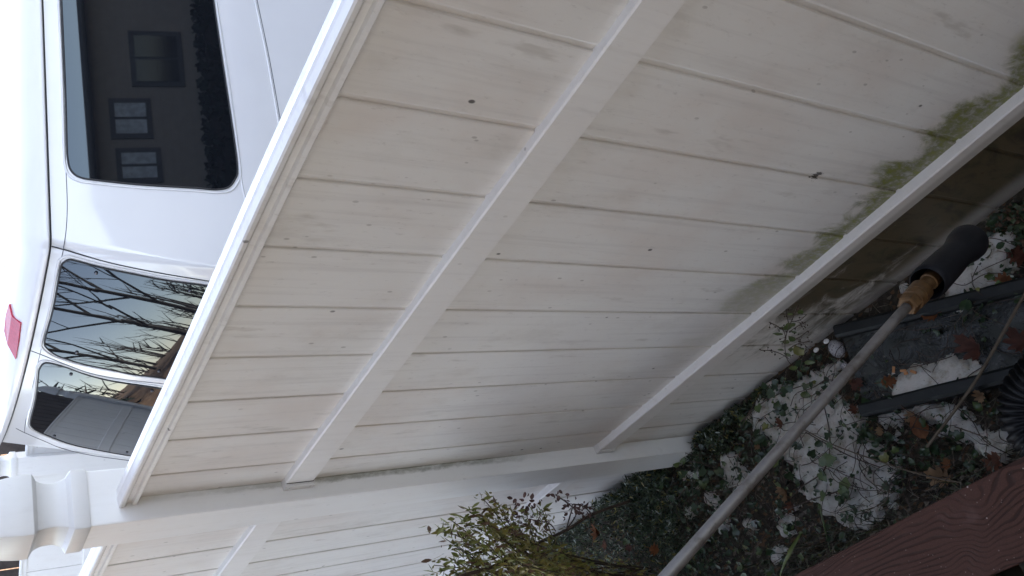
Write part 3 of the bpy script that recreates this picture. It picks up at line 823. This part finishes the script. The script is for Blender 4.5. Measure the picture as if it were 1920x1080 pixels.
def up_rand(rng, k=.6): return Vector((rng.uniform(-k, k), rng.uniform(-k, k), 1.))
# ivy and other low leaves: ground cover nobody could count
rng = random.Random(11); bm = bmesh.new()
hot = [(1250, 900, 60, 60), (1230, 960, 70, 70), (1340, 870, 55, 40), (1400, 840, 60, 45), (1380, 960, 60, 60), (1420, 1020, 60, 60), (1500, 960, 70, 45), (1560, 800, 60, 22), (1600, 850, 60, 25), (1640, 820, 40, 30), (1660, 760, 60, 45), (1700, 830, 60, 30), (1400, 760, 40, 30), (1480, 720, 50, 45),
       (1530, 680, 40, 35), (1750, 830, 50, 26), (1800, 860, 50, 24), (1600, 990, 60, 30), (1330, 1040, 60, 70), (1200, 1030, 80, 90), (1860, 450, 50, 26), (1880, 400, 60, 60), (1900, 520, 50, 22), (1560, 900, 60, 20), (1680, 900, 50, 16), (1450, 900, 50, 22), (1300, 800, 30, 22), (1360, 780, 40, 40), (1450, 830, 40, 14), (1520, 1010, 50, 16), (1640, 950, 50, 16), (1780, 760, 50, 12), (1300, 990, 60, 45), (1330, 920, 60, 70), (1290, 900, 40, 50), (1400, 900, 55, 45), (1450, 870, 50, 30), (1350, 1060, 60, 60), (1480, 780, 50, 30), (1620, 790, 40, 30), (1700, 870, 60, 30), (1750, 600, 60, 12), (1850, 620, 50, 14), (1650, 660, 40, 10), (1840, 560, 40, 25), (1560, 740, 40, 30), (1880, 770, 30, 20), (1500, 870, 50, 25)]
for hx, hy, sp, cnt in hot:
    for _ in range(cnt):
        x = rng.gauss(hx, sp*.6); y = rng.gauss(hy, sp*.55); p = at_z(x, y, .03)
        if p.y > .775 or p.y < .2: continue
        z = ground_h(p.x, p.y)+rng.uniform(.015, .07)
        big = rng.random()
        L = rng.uniform(.006, .014) if big < .72 else rng.uniform(.016, .034)
        mi = 0 if rng.random() < .86 else (1 if rng.random() < .8 else 2)
        leaf(bm, Vector((p.x, p.y, z)), up_rand(rng, .75), rng.uniform(0, 6.28), L, IVY_OUT if rng.random() < .7 else OVAL, mi, rng.uniform(.0, .8), rng)
for _ in range(260):
    hx, hy, sp, cnt = rng.choice(hot); x = rng.gauss(hx, sp*.8); y = rng.gauss(hy, sp*.7); p = at_z(x, y, .03)
    if p.y > .76 or p.y < .19: continue
    a = rng.uniform(0, 6.28); L = rng.uniform(.05, .2); pts = []
    for k in range(4):
        pts.append(Vector((p.x, min(p.y, .775), ground_h(p.x, p.y)+.02+.035*math.sin(k)+rng.uniform(0, .02)))); a += rng.uniform(-.8, .8); p = p+Vector((math.cos(a), math.sin(a), 0))*L/3
    tube(bm, spline(pts, 4), rng.uniform(.0007, .0014), 4, False, 3)
iv = link('ivy', bm, [IV1, IV2, IV3, STEM]); tag(iv, 'scattered ivy leaves growing through the patchy snow', 'ivy', kind='stuff')
# litter: crumbs, needles, dry blades
rng = random.Random(5); bm = bmesh.new()
for _ in range(2600):
    x = rng.uniform(1150, 1930); y = rng.uniform(380, 1080); p = at_z(x, y, .02)
    if p.y > .785 or p.y < .1: continue
    s_ = snow_s(p.x, p.y)
    if s_ > .25 and rng.random() < .8: continue
    z = ground_h(p.x, p.y)+.006+max(0, .02*min(1, s_*3)); a = rng.uniform(0, 6.28); L = rng.uniform(.012, .05)
    d = Vector((math.cos(a), math.sin(a), rng.uniform(-.1, .5)))
    q = Vector((p.x, p.y, z)); tube(bm, [q, q+d*L*.5+Vector((0, 0, .003)), q+d*L], [.0006, .0006, .0003], 3, False, rng.choice([0, 0, 1, 2]))
li = link('plant_litter', bm, [leafmat('straw', (.10, .07, .045), (.16, .12, .08), .8), STEM, leafmat('pale_straw', (.22, .19, .14), (.3, .26, .2), .8)]); tag(li, 'fine twigs and dry needles strewn over the soil', 'litter', kind='stuff')
# grass at the deck edge
rng = random.Random(8); bm = bmesh.new()
for _ in range(2600):
    x = rng.uniform(-2.3, -.4); y = rng.gauss(.24, .06)
    if y < .15 or y > .42: continue
    z = ground_h(x, y); a = rng.uniform(0, 6.28); L = rng.uniform(.04, .11); d = Vector((math.cos(a), math.sin(a), 0)); q = Vector((x, y, z))
    k = rng.uniform(.2, .9)
    pts = [q, q+Vector((0, 0, L*.6))+d*L*k*.3, q+Vector((0, 0, L*(1-.5*k)))+d*L*k]
    w_ = d.cross(Vector((0, 0, 1)))*rng.uniform(.0008, .0018)
    vs = [bm.verts.new(pts[0]-w_), bm.verts.new(pts[0]+w_), bm.verts.new(pts[1]+w_*.7), bm.verts.new(pts[1]-w_*.7), bm.verts.new(pts[2])]
    mi = rng.choice([0, 0, 1, 2])
    for f in ((0, 1, 2, 3), (3, 2, 4)):
        ff = bm.faces.new([vs[i] for i in f]); ff.material_index = mi
gr = link('grass', bm, [leafmat('grass_dark', (.02, .026, .012), (.04, .045, .02)), leafmat('grass_dry', (.07, .05, .03), (.12, .09, .05)), leafmat('grass_olive', (.04, .05, .015), (.06, .07, .02))]); tag(gr, 'thin dull grass along the edge of the deck', 'grass', kind='stuff')

# creeping evergreen mound against the fence
def mound(name, pxs, cnt, mats, label, cat, hgt, L0, L1, out=LANCE, seed=1, up=.6, wts=None):
    rng = random.Random(seed); bm = bmesh.new()
    for _ in range(cnt):
        hx, hy, sp, hh = rng.choice(pxs); x = rng.gauss(hx, sp*.5); y = rng.gauss(hy, sp*.5); p = at_z(x, y, .05)
        p.y = min(p.y, .772); r2 = ((x-hx)**2+(y-hy)**2)/(sp*sp)
        z = ground_h(p.x, p.y)+hh*rng.random()**.6*max(.15, 1-r2*.8)
        d = Vector((rng.uniform(-1, 1), rng.uniform(-1, .6), rng.uniform(.1, 1.2))).normalized()
        leaf(bm, Vector((p.x, p.y, z)), d, rng.uniform(0, 6.28), rng.uniform(L0, L1), out, rng.choice(wts or list(range(len(mats)))), rng.uniform(0, .3), rng)
    o = link(name, bm, mats); return o
GC1 = leafmat('cover_dark', (.010, .022, .011), (.028, .045, .018), .5)
GC2 = leafmat('cover_mid', (.03, .05, .02), (.055, .08, .028), .45)
GC3 = leafmat('cover_pale', (.20, .24, .20), (.34, .37, .32), .5)
o = mound('ground_cover', [(1215, 905, 55, .12), (1180, 950, 70, .13), (1150, 900, 30, .12), (1240, 960, 60, .08), (1290, 845, 30, .05), (1120, 1010, 90, .15), (1180, 1060, 90, .15), (1090, 1060, 80, .16), (1060, 1010, 50, .14), (1340, 820, 35, .08), (1270, 1040, 60, .10), (1370, 770, 30, .07), (1205, 880, 45, .15), (1160, 930, 50, .17), (1310, 790, 28, .07), (1230, 1000, 60, .12), (1420, 730, 25, .05)], 13000, [GC1, GC2, GC3, OLIVE2], '', '', .1, .010, .024, LANCE, 3, wts=[0]*9+[1]*5+[2]+[3])
tag(o, 'dense dark green ground cover heaped against the foot of the fence', 'ground cover', kind='stuff')
o = mound('ground_cover', [(1895, 410, 35, .05), (1915, 455, 30, .04), (1870, 420, 25, .04)], 900, [GC1, GC2, DRIED], '', '', .1, .008, .02, OVAL, 9)
tag(o, 'dark low leaves at the fence foot on the right side', 'ground cover', kind='stuff')

# ------------------------------------------------------------------ shrub
def shrub():
    rng = random.Random(21); base = at_z(1210, 1110, .02); t = Thing('shrub', (base.x, base.y, 0), 'olive green narrow leaved shrub in front of the fence panel left of the post', 'shrub')
    tips = [(822, 990, .60), (845, 975, .58), (870, 1000, .56), (815, 1060, .55), (850, 1050, .52), (905, 935, .66), (880, 960, .62), (935, 950, .62), (960, 975, .6), (985, 960, .62), (1005, 990, .58), (900, 1010, .52), (940, 1020, .5), (880, 1060, .5), (930, 1060, .46), (970, 1040, .48), (1010, 1040, .48), (830, 1085, .52), (900, 1095, .45), (985, 1075, .44), (835, 1010, .57), (855, 1075, .53), (880, 1035, .54), (905, 975, .6), (925, 1005, .56), (950, 1065, .46), (915, 1075, .47), (870, 980, .6), (1015, 955, .64), (800, 1100, .5), (955, 1000, .55), (920, 985, .58), (860, 1025, .55), (980, 1060, .42), (1000, 1085, .40), (1030, 1070, .42), (960, 1085, .42), (1060, 1080, .42), (1040, 1050, .46), (990, 1030, .50)]
    bms = bmesh.new(); bml = bmesh.new()
    for (x, y, yy_) in tips:
        P = at_y(x, y, yy_); b0 = base+Vector((rng.uniform(-.12, .12), rng.uniform(-.1, .1), 0))
        mid = b0.lerp(P, .5)+Vector((rng.uniform(-.05, .05), rng.uniform(-.04, .04), rng.uniform(.04, .16)))
        pts = spline([b0, mid, P], 14); tube(bms, pts, [.003*(1-.8*i/len(pts))+.0004 for i in range(len(pts))], 5, False)
        N = len(pts)
        for i in range(int(N*.12), N):
            if i < N*.35 and rng.random() < .55: continue
            for _ in range(6 if i < N-2 else 8):
                d = (pts[i]-pts[i-1]).normalized(); n_ = d.cross(Vector((rng.uniform(-1, 1), rng.uniform(-1, 1), rng.uniform(-1, 1)))).normalized()
                mi = rng.choice([0, 0, 1, 1, 1, 2]) if x > 900 else rng.choice([0, 0, 0, 0, 1, 2])
                q = pts[i]+Vector((rng.uniform(-1, 1), rng.uniform(-1, 1), rng.uniform(-1, 1)))*.018
                leaf(bml, q, n_+d*.3, rng.uniform(0, 6.28), rng.uniform(.015, .036), LANCE2, mi, rng.uniform(0, .25), rng)
    t.part('stem', bms, STEM); t.part('foliage', bml, [OLIVE, OLIVE2, DRIED])
shrub()
def dry_branch():
    rng = random.Random(4); P = [at_y(x, y, yy_) for x, y, yy_ in ((1180, 940, .70), (1110, 965, .66), (1060, 995, .62), (1010, 1018, .58), (930, 1060, .5), (860, 1082, .46))]
    t = Thing('dry_branch', P[0], 'dark dry branch with shrivelled brown leaves rising from the ground cover', 'branch')
    bm = bmesh.new(); tube(bm, spline(P, 6), .005, 6)
    for a, b, c_ in (((1060, 995), (1080, 960), (1042, 928)), ((1042, 996), (1030, 982), (1000, 975)), ((1110, 965), (1095, 950), (1075, 945)), ((1062, 992), (1068, 970), (1074, 950))):
        tube(bm, spline([at_y(*a, .63), at_y(*b, .66), at_y(*c_, .68)], 5), .0022, 5)
    t.part('stem', bm, STEM)
    bm = bmesh.new()
    for hx, hy, s_, c_ in ((1080, 955, 12, 40), (1045, 930, 6, 8), (1068, 938, 6, 8), (1100, 960, 12, 20), (985, 955, 16, 40), (975, 965, 12, 30), (1010, 980, 10, 14)):
        for _ in range(c_):
            q = at_y(rng.gauss(hx, s_), rng.gauss(hy, s_*.8), rng.uniform(.63, .68))
            leaf(bm, q, up_rand(rng, 1.5), rng.uniform(0, 6.28), rng.uniform(.008, .02), OVAL, 0, .4, rng)
    t.part('foliage', bm, leafmat('withered', (.05, .022, .016), (.11, .06, .05), .7))
dry_branch()
# ------------------------------------------------------------------ sprig with seed buds
def sprig():
    rng = random.Random(2); b0 = at_z(1512, 705, .02); b0.y = min(b0.y, .74)
    t = Thing('sprig', b0, 'thin budding sprig growing up against the dirty lower fence', 'plant')
    bs = bmesh.new(); bl_ = bmesh.new(); bb = bmesh.new()
    stems = [[(1512, 705), (1480, 680), (1472, 655), (1475, 625), (1485, 600), (1497, 573)], [(1478, 672), (1465, 664), (1448, 658), (1427, 657)], [(1474, 640), (1470, 622), (1458, 612), (1442, 604)], [(1480, 612), (1476, 595), (1474, 580)],
             [(1482, 640), (1500, 632), (1515, 620)], [(1478, 655), (1495, 645), (1518, 640)], [(1484, 603), (1500, 600), (1512, 590)], [(1480, 622), (1495, 612), (1510, 604)], [(1500, 690), (1506, 668), (1512, 650)]]
    for s_ in stems:
        pts = spline([at_y(x, y, .745-.01*i) for i, (x, y) in enumerate(s_)], 5); tube(bs, pts, .0011, 5, False)
        for i in range(2, len(pts), 1):
            if s_ is stems[0] and i < 12: continue
            if rng.random() < .62:
                d = Vector((rng.uniform(-1, 1), rng.uniform(-1, .2), rng.uniform(-.6, 1))).normalized(); e = pts[i]+d*rng.uniform(.008, .02)
                tube(bs, [pts[i], e], .0005, 3, False)
                r_ = bmesh.ops.create_icosphere(bb, subdivisions=1, radius=.0022)
                for v in r_['verts']: v.co = v.co*rng.uniform(.7, 1.2)+e
    for x, y, L in ((1468, 628, .030), (1480, 605, .026), (1489, 612, .024), (1470, 645, .028), (1484, 652, .022), (1503, 668, .05), (1493, 625, .022), (1462, 640, .018), (1476, 590, .016), (1478, 618, .028), (1495, 585, .018), (1458, 655, .02), (1490, 640, .026), (1483, 668, .024), (1500, 652, .02), (1508, 680, .03), (1496, 690, .026), (1470, 612, .02)):
        leaf(bl_, at_y(x, y, .73), Vector((rng.uniform(-.5, .5), -1, rng.uniform(.2, .9))), rng.uniform(0, 6.28), L, OVAL, 1 if L > .04 else 0, .15, rng)
    me_ = bpy.data.meshes.new('tmp'); bb.to_mesh(me_); bs.from_mesh(me_); bb.free()
    t.part('stem', bs, STEM); t.part('foliage', bl_, [IV2, IV3])
sprig()

# ------------------------------------------------------------------ vines and twigs lying on the strip
def twig(pxs, r, z, label, cat='twig', name='twig', mat=STEM, leafy=0, seed=0):
    rng = random.Random(seed); P = [at_z(x, y, z+(.0 if k in (0, len(pxs)-1) else .012)) for k, (x, y) in enumerate(pxs)]
    bm = bmesh.new(); tube(bm, spline(P, 6), r, 6)
    if leafy:
        t = Thing(name, P[0], label, cat); t.part('stem', bm, mat, True)
        for k in range(leafy):
            q = spline(P, 6)[rng.randrange(2, 6*(len(P)-1))]; bl_ = bmesh.new()
            leaf(bl_, q+Vector((0, 0, .006)), up_rand(rng, .5), rng.uniform(0, 6.28), rng.uniform(.022, .042), IVY_OUT, 0, .1, rng); t.part('leaf', bl_, IV2 if rng.random() < .5 else IV1)
    else: single(name, bm, mat, label, cat, shade=True)
BTW = leafmat('twig_brown', (.075, .055, .035), (.13, .10, .065), .7)
twig([(1925, 545), (1880, 625), (1835, 705), (1790, 770), (1738, 838)], .0042, .09, 'long straight brown twig crossing the black tray', mat=BTW)
twig([(1495, 798), (1560, 833), (1640, 862), (1720, 888), (1800, 905)], .0018, .06, 'thin arched stem running toward the deck board', mat=BTW)
twig([(1545, 760), (1556, 820), (1546, 880), (1500, 915), (1482, 935)], .0020, .055, 'curving ivy vine over the biggest snow patch', 'vine', 'ivy_vine', leafy=5, seed=1)
twig([(1445, 975), (1500, 945), (1560, 925), (1592, 912)], .0022, .055, 'dark ivy vine low in the snow with a single upright leaf', 'vine', 'ivy_vine', leafy=4, seed=2)
twig([(1390, 790), (1430, 755), (1470, 735), (1530, 715)], .0018, .05, 'ivy vine beside the fence foot above the rod', 'vine', 'ivy_vine', leafy=6, seed=3)
twig([(1510, 810), (1545, 830), (1600, 858), (1650, 876)], .0016, .05, 'second thin stem just beside the arched one', mat=STEM)
twig([(1270, 935), (1295, 905), (1330, 885), (1350, 880)], .0020, .05, 'short ivy vine in the snow next to the fence post', 'vine', 'ivy_vine', leafy=5, seed=5)
twig([(1405, 1050), (1425, 1015), (1450, 985)], .0016, .05, 'small dark twig near the large green leaf')
twig([(1700, 690), (1740, 682), (1785, 668)], .0014, .06, 'thin twig lying inside the black tray')
twig([(1790, 800), (1840, 818), (1858, 832)], .0016, .06, 'short twig on the snow by the black pipe', mat=BTW)

# ------------------------------------------------------------------ fallen leaves, one by one
falls = [(1815, 655, .075, 3, 'large rust red oak leaf lying in the black tray', .08), (1723, 803, .060, 0, 'bright orange oval leaf on snow near the black pipe', .04), (1648, 808, .028, 2, 'small pinkish tan leaf in the melted hollow', .03), (1463, 925, .050, 2, 'tan oak leaf on the snow beside the green vine', .05),
         (1480, 950, .036, 1, 'brown leaf touching the tan oak leaf', .045), (1773, 868, .032, 0, 'small orange leaf in dark grass by the deck', .04), (1762, 895, .060, 2, 'pale tan oak leaf between grass and deck edge', .04), (1858, 868, .055, 1, 'brown lobed leaf half under the deck board', .05),
         (1600, 768, .034, 1, 'dull brown leaf beside the hollow in the snow', .03), (1664, 716, .040, 0, 'crumpled orange leaf at the corner of the black tray', .05), (1605, 722, .040, 3, 'dark red leaf outside the black tray corner', .04), (1878, 525, .042, 0, 'curled orange leaf near the nozzle', .04),
         (1908, 478, .060, 3, 'spiky red brown leaf near the frame edge', .04), (1112, 1000, .055, 0, 'large curled brown leaf caught in the ground cover', .23), (1132, 1022, .040, 1, 'dark curled leaf just under the large brown one', .20), (1225, 1030, .045, 0, 'brown leaf resting low in the ground cover beside the rod', .15),
         (1178, 1028, .030, 3, 'little red leaf in the ground cover', .12), (1460, 795, .036, 1, 'dark curled leaf standing up from the snow by the fence', .05), (1690, 755, .036, 1, 'brown leaf at the lower rim of the tray', .04), (1706, 780, .034, 2, 'faded leaf under thin snow', .03), (1905, 640, .06, 3, 'red brown leaf wedged in the far corner of the tray', .07),
         (1835, 745, .034, 2, 'pale beige leaf against the black pipe', .05), (1420, 838, .024, 2, 'tiny tan leaf beside the rod', .04), (1745, 570+20, .04, 0, 'orange leaf peeking out behind the brass fitting', .05)]
rng = random.Random(31)
for x, y, L, mi, lab, z in falls:
    bm = bmesh.new(); p = at_z(x, y, z+.012); p.z = z+.012
    ang = rng.uniform(0, 6.28); n_ = up_rand(rng, .35).normalized(); t_ = n_.cross(Vector((math.cos(ang), math.sin(ang), 0))).normalized()
    leaf(bm, p-t_*L*.5, n_, ang, L*1.15, OVAL if 'oval' in lab else OAK, 0, rng.uniform(.35, .95), rng)
    q = p-t_*L*.5; tube(bm, [q, q-t_*L*.3+Vector((0, 0, .004))], .0007, 4)
    bmesh.ops.solidify(bm, geom=bm.faces[:], thickness=.0004)
    single('fallen_leaf', bm, OAKS[mi], lab, 'leaf', 'brown leaves fallen on the planting strip')
# big green leaf by the deck
bm = bmesh.new(); rng = random.Random(6)
cl = spline([at_z(1462, 1085, .10), at_z(1478, 1045, .12), at_z(1505, 1000, .10)], 8); N = len(cl)
for i, p in enumerate(cl):
    w_ = .026*math.sin(math.pi*(.12+.88*i/(N-1)))**.7*(1+.12*math.sin(i*1.9)); s_ = Vector((.7, .62, 0)).normalized()
    cl[i] = (bm.verts.new(p-s_*w_+Vector((0, 0, .008))), bm.verts.new(p), bm.verts.new(p+s_*w_*1.05+Vector((0, 0, .006))))
for i in range(N-1):
    for a in (0, 1): f = bm.faces.new((cl[i][a], cl[i][a+1], cl[i+1][a+1], cl[i+1][a])); f.smooth = True
single('green_leaf', bm, leafmat('weed_leaf', (.09, .12, .03), (.15, .17, .05), .45), 'large yellow green weed leaf beside the deck edge', 'leaf')
bm = bmesh.new(); leaf(bm, at_z(1398, 1075, .07), Vector((.1, -.2, 1)), 2., .035, OVAL, 0, .1); single('green_leaf', bm, leafmat('grey_green_leaf', (.14, .19, .12), (.2, .25, .16), .5), 'small pale green leaf left of the large weed leaf', 'leaf')
bm = bmesh.new(); P = spline([at_z(1536, 945, .06), at_z(1545, 985, .07), at_z(1557, 1035, .04)], 6)
for sgn in (-1, 1): pass
tube(bm, P, [.004*(1-.7*i/len(P)) for i in range(len(P))], 5); single('grass_stalk', bm, IV2, 'pale green arching stalk on the snow next to the deck', 'stalk', shade=True)

# ------------------------------------------------------------------ stones
def stone(x, y, r, lab, mat, z, sc=(1, .8, .7)):
    bm = bmesh.new(); p = at_z(x, y, z); bmesh.ops.create_icosphere(bm, subdivisions=3, radius=r)
    for v in bm.verts:
        k = 1+.12*fbm(v.co.x+x, v.co.y, v.co.z, 40.); v.co = Vector((v.co.x*sc[0], v.co.y*sc[1], v.co.z*sc[2]))*k+p
    single('stone', bm, mat, lab, 'stone', 'stones at the fence foot', shade=True)
STW = mat_plain('white_stone', (.72, .70, .67), .4, .1, 120.)
m = M('speckled_stone'); vd = m.voro(240.); c = m.mix(m.step(vd, .25, .4), (.07, .07, .08), (.42, .41, .42)); STS = m.done(c, .6)
stone(1549, 640, .009, 'small white pebble touching the speckled stone', STW, .06)
stone(1530, 656, .0085, 'white pebble under the budding sprig', STW, .05)
stone(1493, 687, .006, 'tiniest white pebble close to the fence', STW, .05)
stone(1569, 654, .028, 'grey speckled oval stone beside the black tray', STS, .03, (.75, 1., .8))
stone(1582, 686, .012, 'dull grey pebble below the speckled stone', STS, .03)

# ------------------------------------------------------------------ black plastic splash tray
def tray():
    m = M('black_plastic_dirty'); n1 = m.noise(30., 6, .7); n2 = m.noise(9., 4, .6)
    BP = m.done(m.mix(m.step(n1, .5, .75), (.004, .006, .006), (.016, .020, .018)), .6, m.bump(n1, .3, .002))
    m = M('wet_tray_bottom'); n1 = m.noise(14., 7, .7, None, 1.2); n2 = m.noise(60., 5, .7)
    c = m.mix(m.step(n1, .35, .62), (.007, .009, .008), (.036, .042, .036)); c = m.mix(m.mul(m.step(n2, .58, .72), .6), c, (.15, .16, .15))
    WB = m.done(c, m.step(n1, .3, .7, .12, .5), m.bump(n1, .5, .01))
    A0 = at_z(1565, 622, .06); A1 = at_z(1935, 530, .06); B0 = at_z(1612, 770, .06); B1 = at_z(1940, 690, .06)
    t = Thing('splash_tray', ((A0+B0)/2).xy.to_3d(), 'low black plastic splash tray holding leaves and snow', 'tray')
    ax_ = ((A1-A0)+(B1-B0)).normalized(); up = Vector((0, 0, 1))
    def rim(P0, P1):
        d = (P1-P0).normalized(); s_ = d.cross(up).normalized(); prof = [(-.020, -.055), (-.018, -.002), (-.012, .004), (.010, .004), (.018, -.004), (.022, -.055)]
        bm = bmesh.new(); rows = []
        for k in range(13):
            p = P0.lerp(P1, k/12); wv = .003*math.sin(k*1.3)
            rows.append([bm.verts.new(p+s_*a+up*(b+wv)) for a, b in prof])
        for k in range(12):
            for j in range(5): bm.faces.new((rows[k][j], rows[k][j+1], rows[k+1][j+1], rows[k+1][j]))
        bm.faces.new(rows[0]); bm.faces.new(rows[-1][::-1]); bmesh.ops.recalc_face_normals(bm, faces=bm.faces); return bm
    t.part('rim', rim(A0, A1), BP); t.part('rim', rim(B0, B1), BP)
    bm = bmesh.new(); rows = []
    for k in range(41):
        f = k/40; a = A0.lerp(A1, f); b = B0.lerp(B1, f)
        rows.append([bm.verts.new(a.lerp(b, j/16)-up*(.030+.004*fbm(k*.2, j*.3))) for j in range(17)])
    for k in range(40):
        for j in range(16): bm.faces.new((rows[k][j], rows[k][j+1], rows[k+1][j+1], rows[k+1][j]))
    t.part('bottom', bm, WB, True)
    # snow drift in the tray
    bm = bmesh.new(); G = {}
    for i in range(90):
        for j in range(40):
            f = i/89*.86; g_ = j/39; p = A0.lerp(A1, f).lerp(B0.lerp(B1, f), g_)
            s = math.exp(-((f-.42)/.28)**2)*smooth(.50, .85, g_+.10*(f-.2))*1.5+.45*fbm(p.x, p.y, 2., 22.)+.2*fbm(p.x, p.y, 5., 70.)-.58
            if f > .72: s -= (f-.72)*5
            if s > -.15: G[i, j] = bm.verts.new(p+up*(-.027+(.024*(1-math.exp(-s*3)) if s > 0 else s*.1)))
    for (i, j), v in G.items():
        q = [(i, j), (i+1, j), (i+1, j+1), (i, j+1)]
        if all(k in G for k in q): bm.faces.new([G[k] for k in q])
    o = link('snow', bm, SNOWM, None, True); tag(o, 'wedge of snow lying inside the black tray', 'snow', kind='stuff')
    CH = leafmat('wood_chip', (.36, .15, .05), (.45, .22, .09), .7)
    for x, y, a, lab in ((1676, 693, .9, 'small orange wood chip farthest from the large oak leaf'), (1694, 695, -.5, 'orange wood chip second from the tray corner, tilted'), (1699, 700, -.3, 'smallest orange chip tucked between two others'), (1713, 697, -.9, 'orange wood chip nearest the large oak leaf')):
        bm = bmesh.new(); L = .0055 if 'smallest' in lab else .0085; box(bm, (-L, -.0035, 0), (L, .0035, .003), .0005)
        p = at_z(x, y, .062); rot = Matrix.Rotation(a, 3, 'Z')
        for v in bm.verts: v.co = rot @ v.co+p
        single('wood_chip', bm, CH, lab, 'chip', 'orange chips on the snow in the tray')
tray()

# ------------------------------------------------------------------ corrugated drain pipe
m = M('black_corrugated'); n1 = m.noise(50., 5, .6); PIPE = m.done(m.mix(m.step(n1, .4, .7), (.005, .0055, .007), (.010, .011, .013)), .45, m.bump(n1, .15, .002), Specular_IOR_Level=.35)
P = spline([at_z(2010, 640, .08), at_z(1952, 700, .075), at_z(1920, 745, .07), at_z(1926, 800, .07), at_z(1975, 850, .07)], 26); bm = bmesh.new()
rr = []; s_ = 0
for i, p in enumerate(P):
    if i: s_ += (P[i]-P[i-1]).length
    k = math.sin(s_*2*math.pi/.0165); rr.append(.049+.005*(1 if k > .2 else (-1 if k < -.2 else k*5)))
tube(bm, P, rr, 36); single('drain_pipe', bm, PIPE, 'black corrugated drain pipe bending on the ground beside the deck', 'pipe')

# ------------------------------------------------------------------ pressure washer lance
m = M('steel_lance'); n1 = m.noise(40., 6, .7); n2 = m.noise(9., 4, .6)
c = m.mix(m.step(n1, .45, .7), (.135, .13, .125), (.07, .06, .052)); c = m.mix(m.mul(m.step(n2, .6, .68), .7), c, (.12, .07, .04))
STEEL = m.done(c, .48, m.bump(n1, .2, .001), Metallic=.55)
BRASS = mat_plain('brass', (.080, .043, .016), .5, .35, 90., metallic=.6)
NOZ = mat_plain('black_rubber_guard', (.004, .0045, .0065), .6, .2, 40., Specular_IOR_Level=.15)
Q0 = ORG+ray(1250, 1080)*.80; Q1 = ORG+ray(1703, 572)*1.07; dr = (Q1-Q0).normalized()
t = Thing('pressure_washer_lance', Q0-dr*.35, 'grey metal pressure washer lance with brass coupler and black nozzle guard', 'lance')
bm = bmesh.new(); tube(bm, [Q0-dr*.40+(Q1-Q0+dr*.40)*k/20 for k in range(21)], .0058, 20); t.part('rod', bm, STEEL, True)
bm = bmesh.new(); tube(bm, [Q0-dr*.62, Q0-dr*.60, Q0-dr*.42, Q0-dr*.40], [.014, .017, .017, .012], 18); t.part('grip', bm, NOZ, True)
def lathe(bm, P0, d, prof, n=28):
    s_ = d.cross(Vector((0, 0, 1))).normalized(); q = s_.cross(d)
    rows = [[bm.verts.new(P0+d*x_+(s_*math.cos(a)+q*math.sin(a))*r_) for a in [2*math.pi*k/n for k in range(n)]] for x_, r_ in prof]
    for i in range(len(rows)-1):
        for k in range(n): f = bm.faces.new((rows[i][k], rows[i][(k+1) % n], rows[i+1][(k+1) % n], rows[i+1][k])); f.smooth = n > 8
    bmesh.ops.recalc_face_normals(bm, faces=bm.faces)
bm = bmesh.new(); lathe(bm, Q1, dr, [(-.004, .0058), (-.004, .0105), (-.002, .0125), (.008, .0125), (.010, .0108)], 6); cp = t.part('hex_nut', bm, BRASS)
bm = bmesh.new(); lathe(bm, Q1, dr, [(.009, .0105), (.010, .0128), (.018, .0132), (.0185, .0122), (.020, .0122), (.0205, .0132), (.034, .0132), (.036, .0118), (.037, .009), (.05, .009), (.051, .0105), (.075, .0105), (.076, .0)]); cp2 = t.part('coupler', bm, BRASS); shade_auto(cp2, 40)
G0 = Q1+dr*.047; G1 = ORG+ray(1818, 452)*1.235; gd = (G1-G0).normalized(); GL = (G1-G0).length
bm = bmesh.new(); lathe(bm, G0, gd, [(.045, .004), (.03, .0165), (.004, .0178), (.0, .0190), (.002, .0208), (.012, .0212), (GL*.45, .0200), (GL*.62, .0188), (GL*.72, .0192), (GL*.80, .0212), (GL*.88, .0232), (GL*.96, .0238), (GL, .0225), (GL+.001, .019), (GL-.01, .010), (GL-.012, .0)], 40)
ng = t.part('nozzle_guard', bm, NOZ); shade_auto(ng, 45)
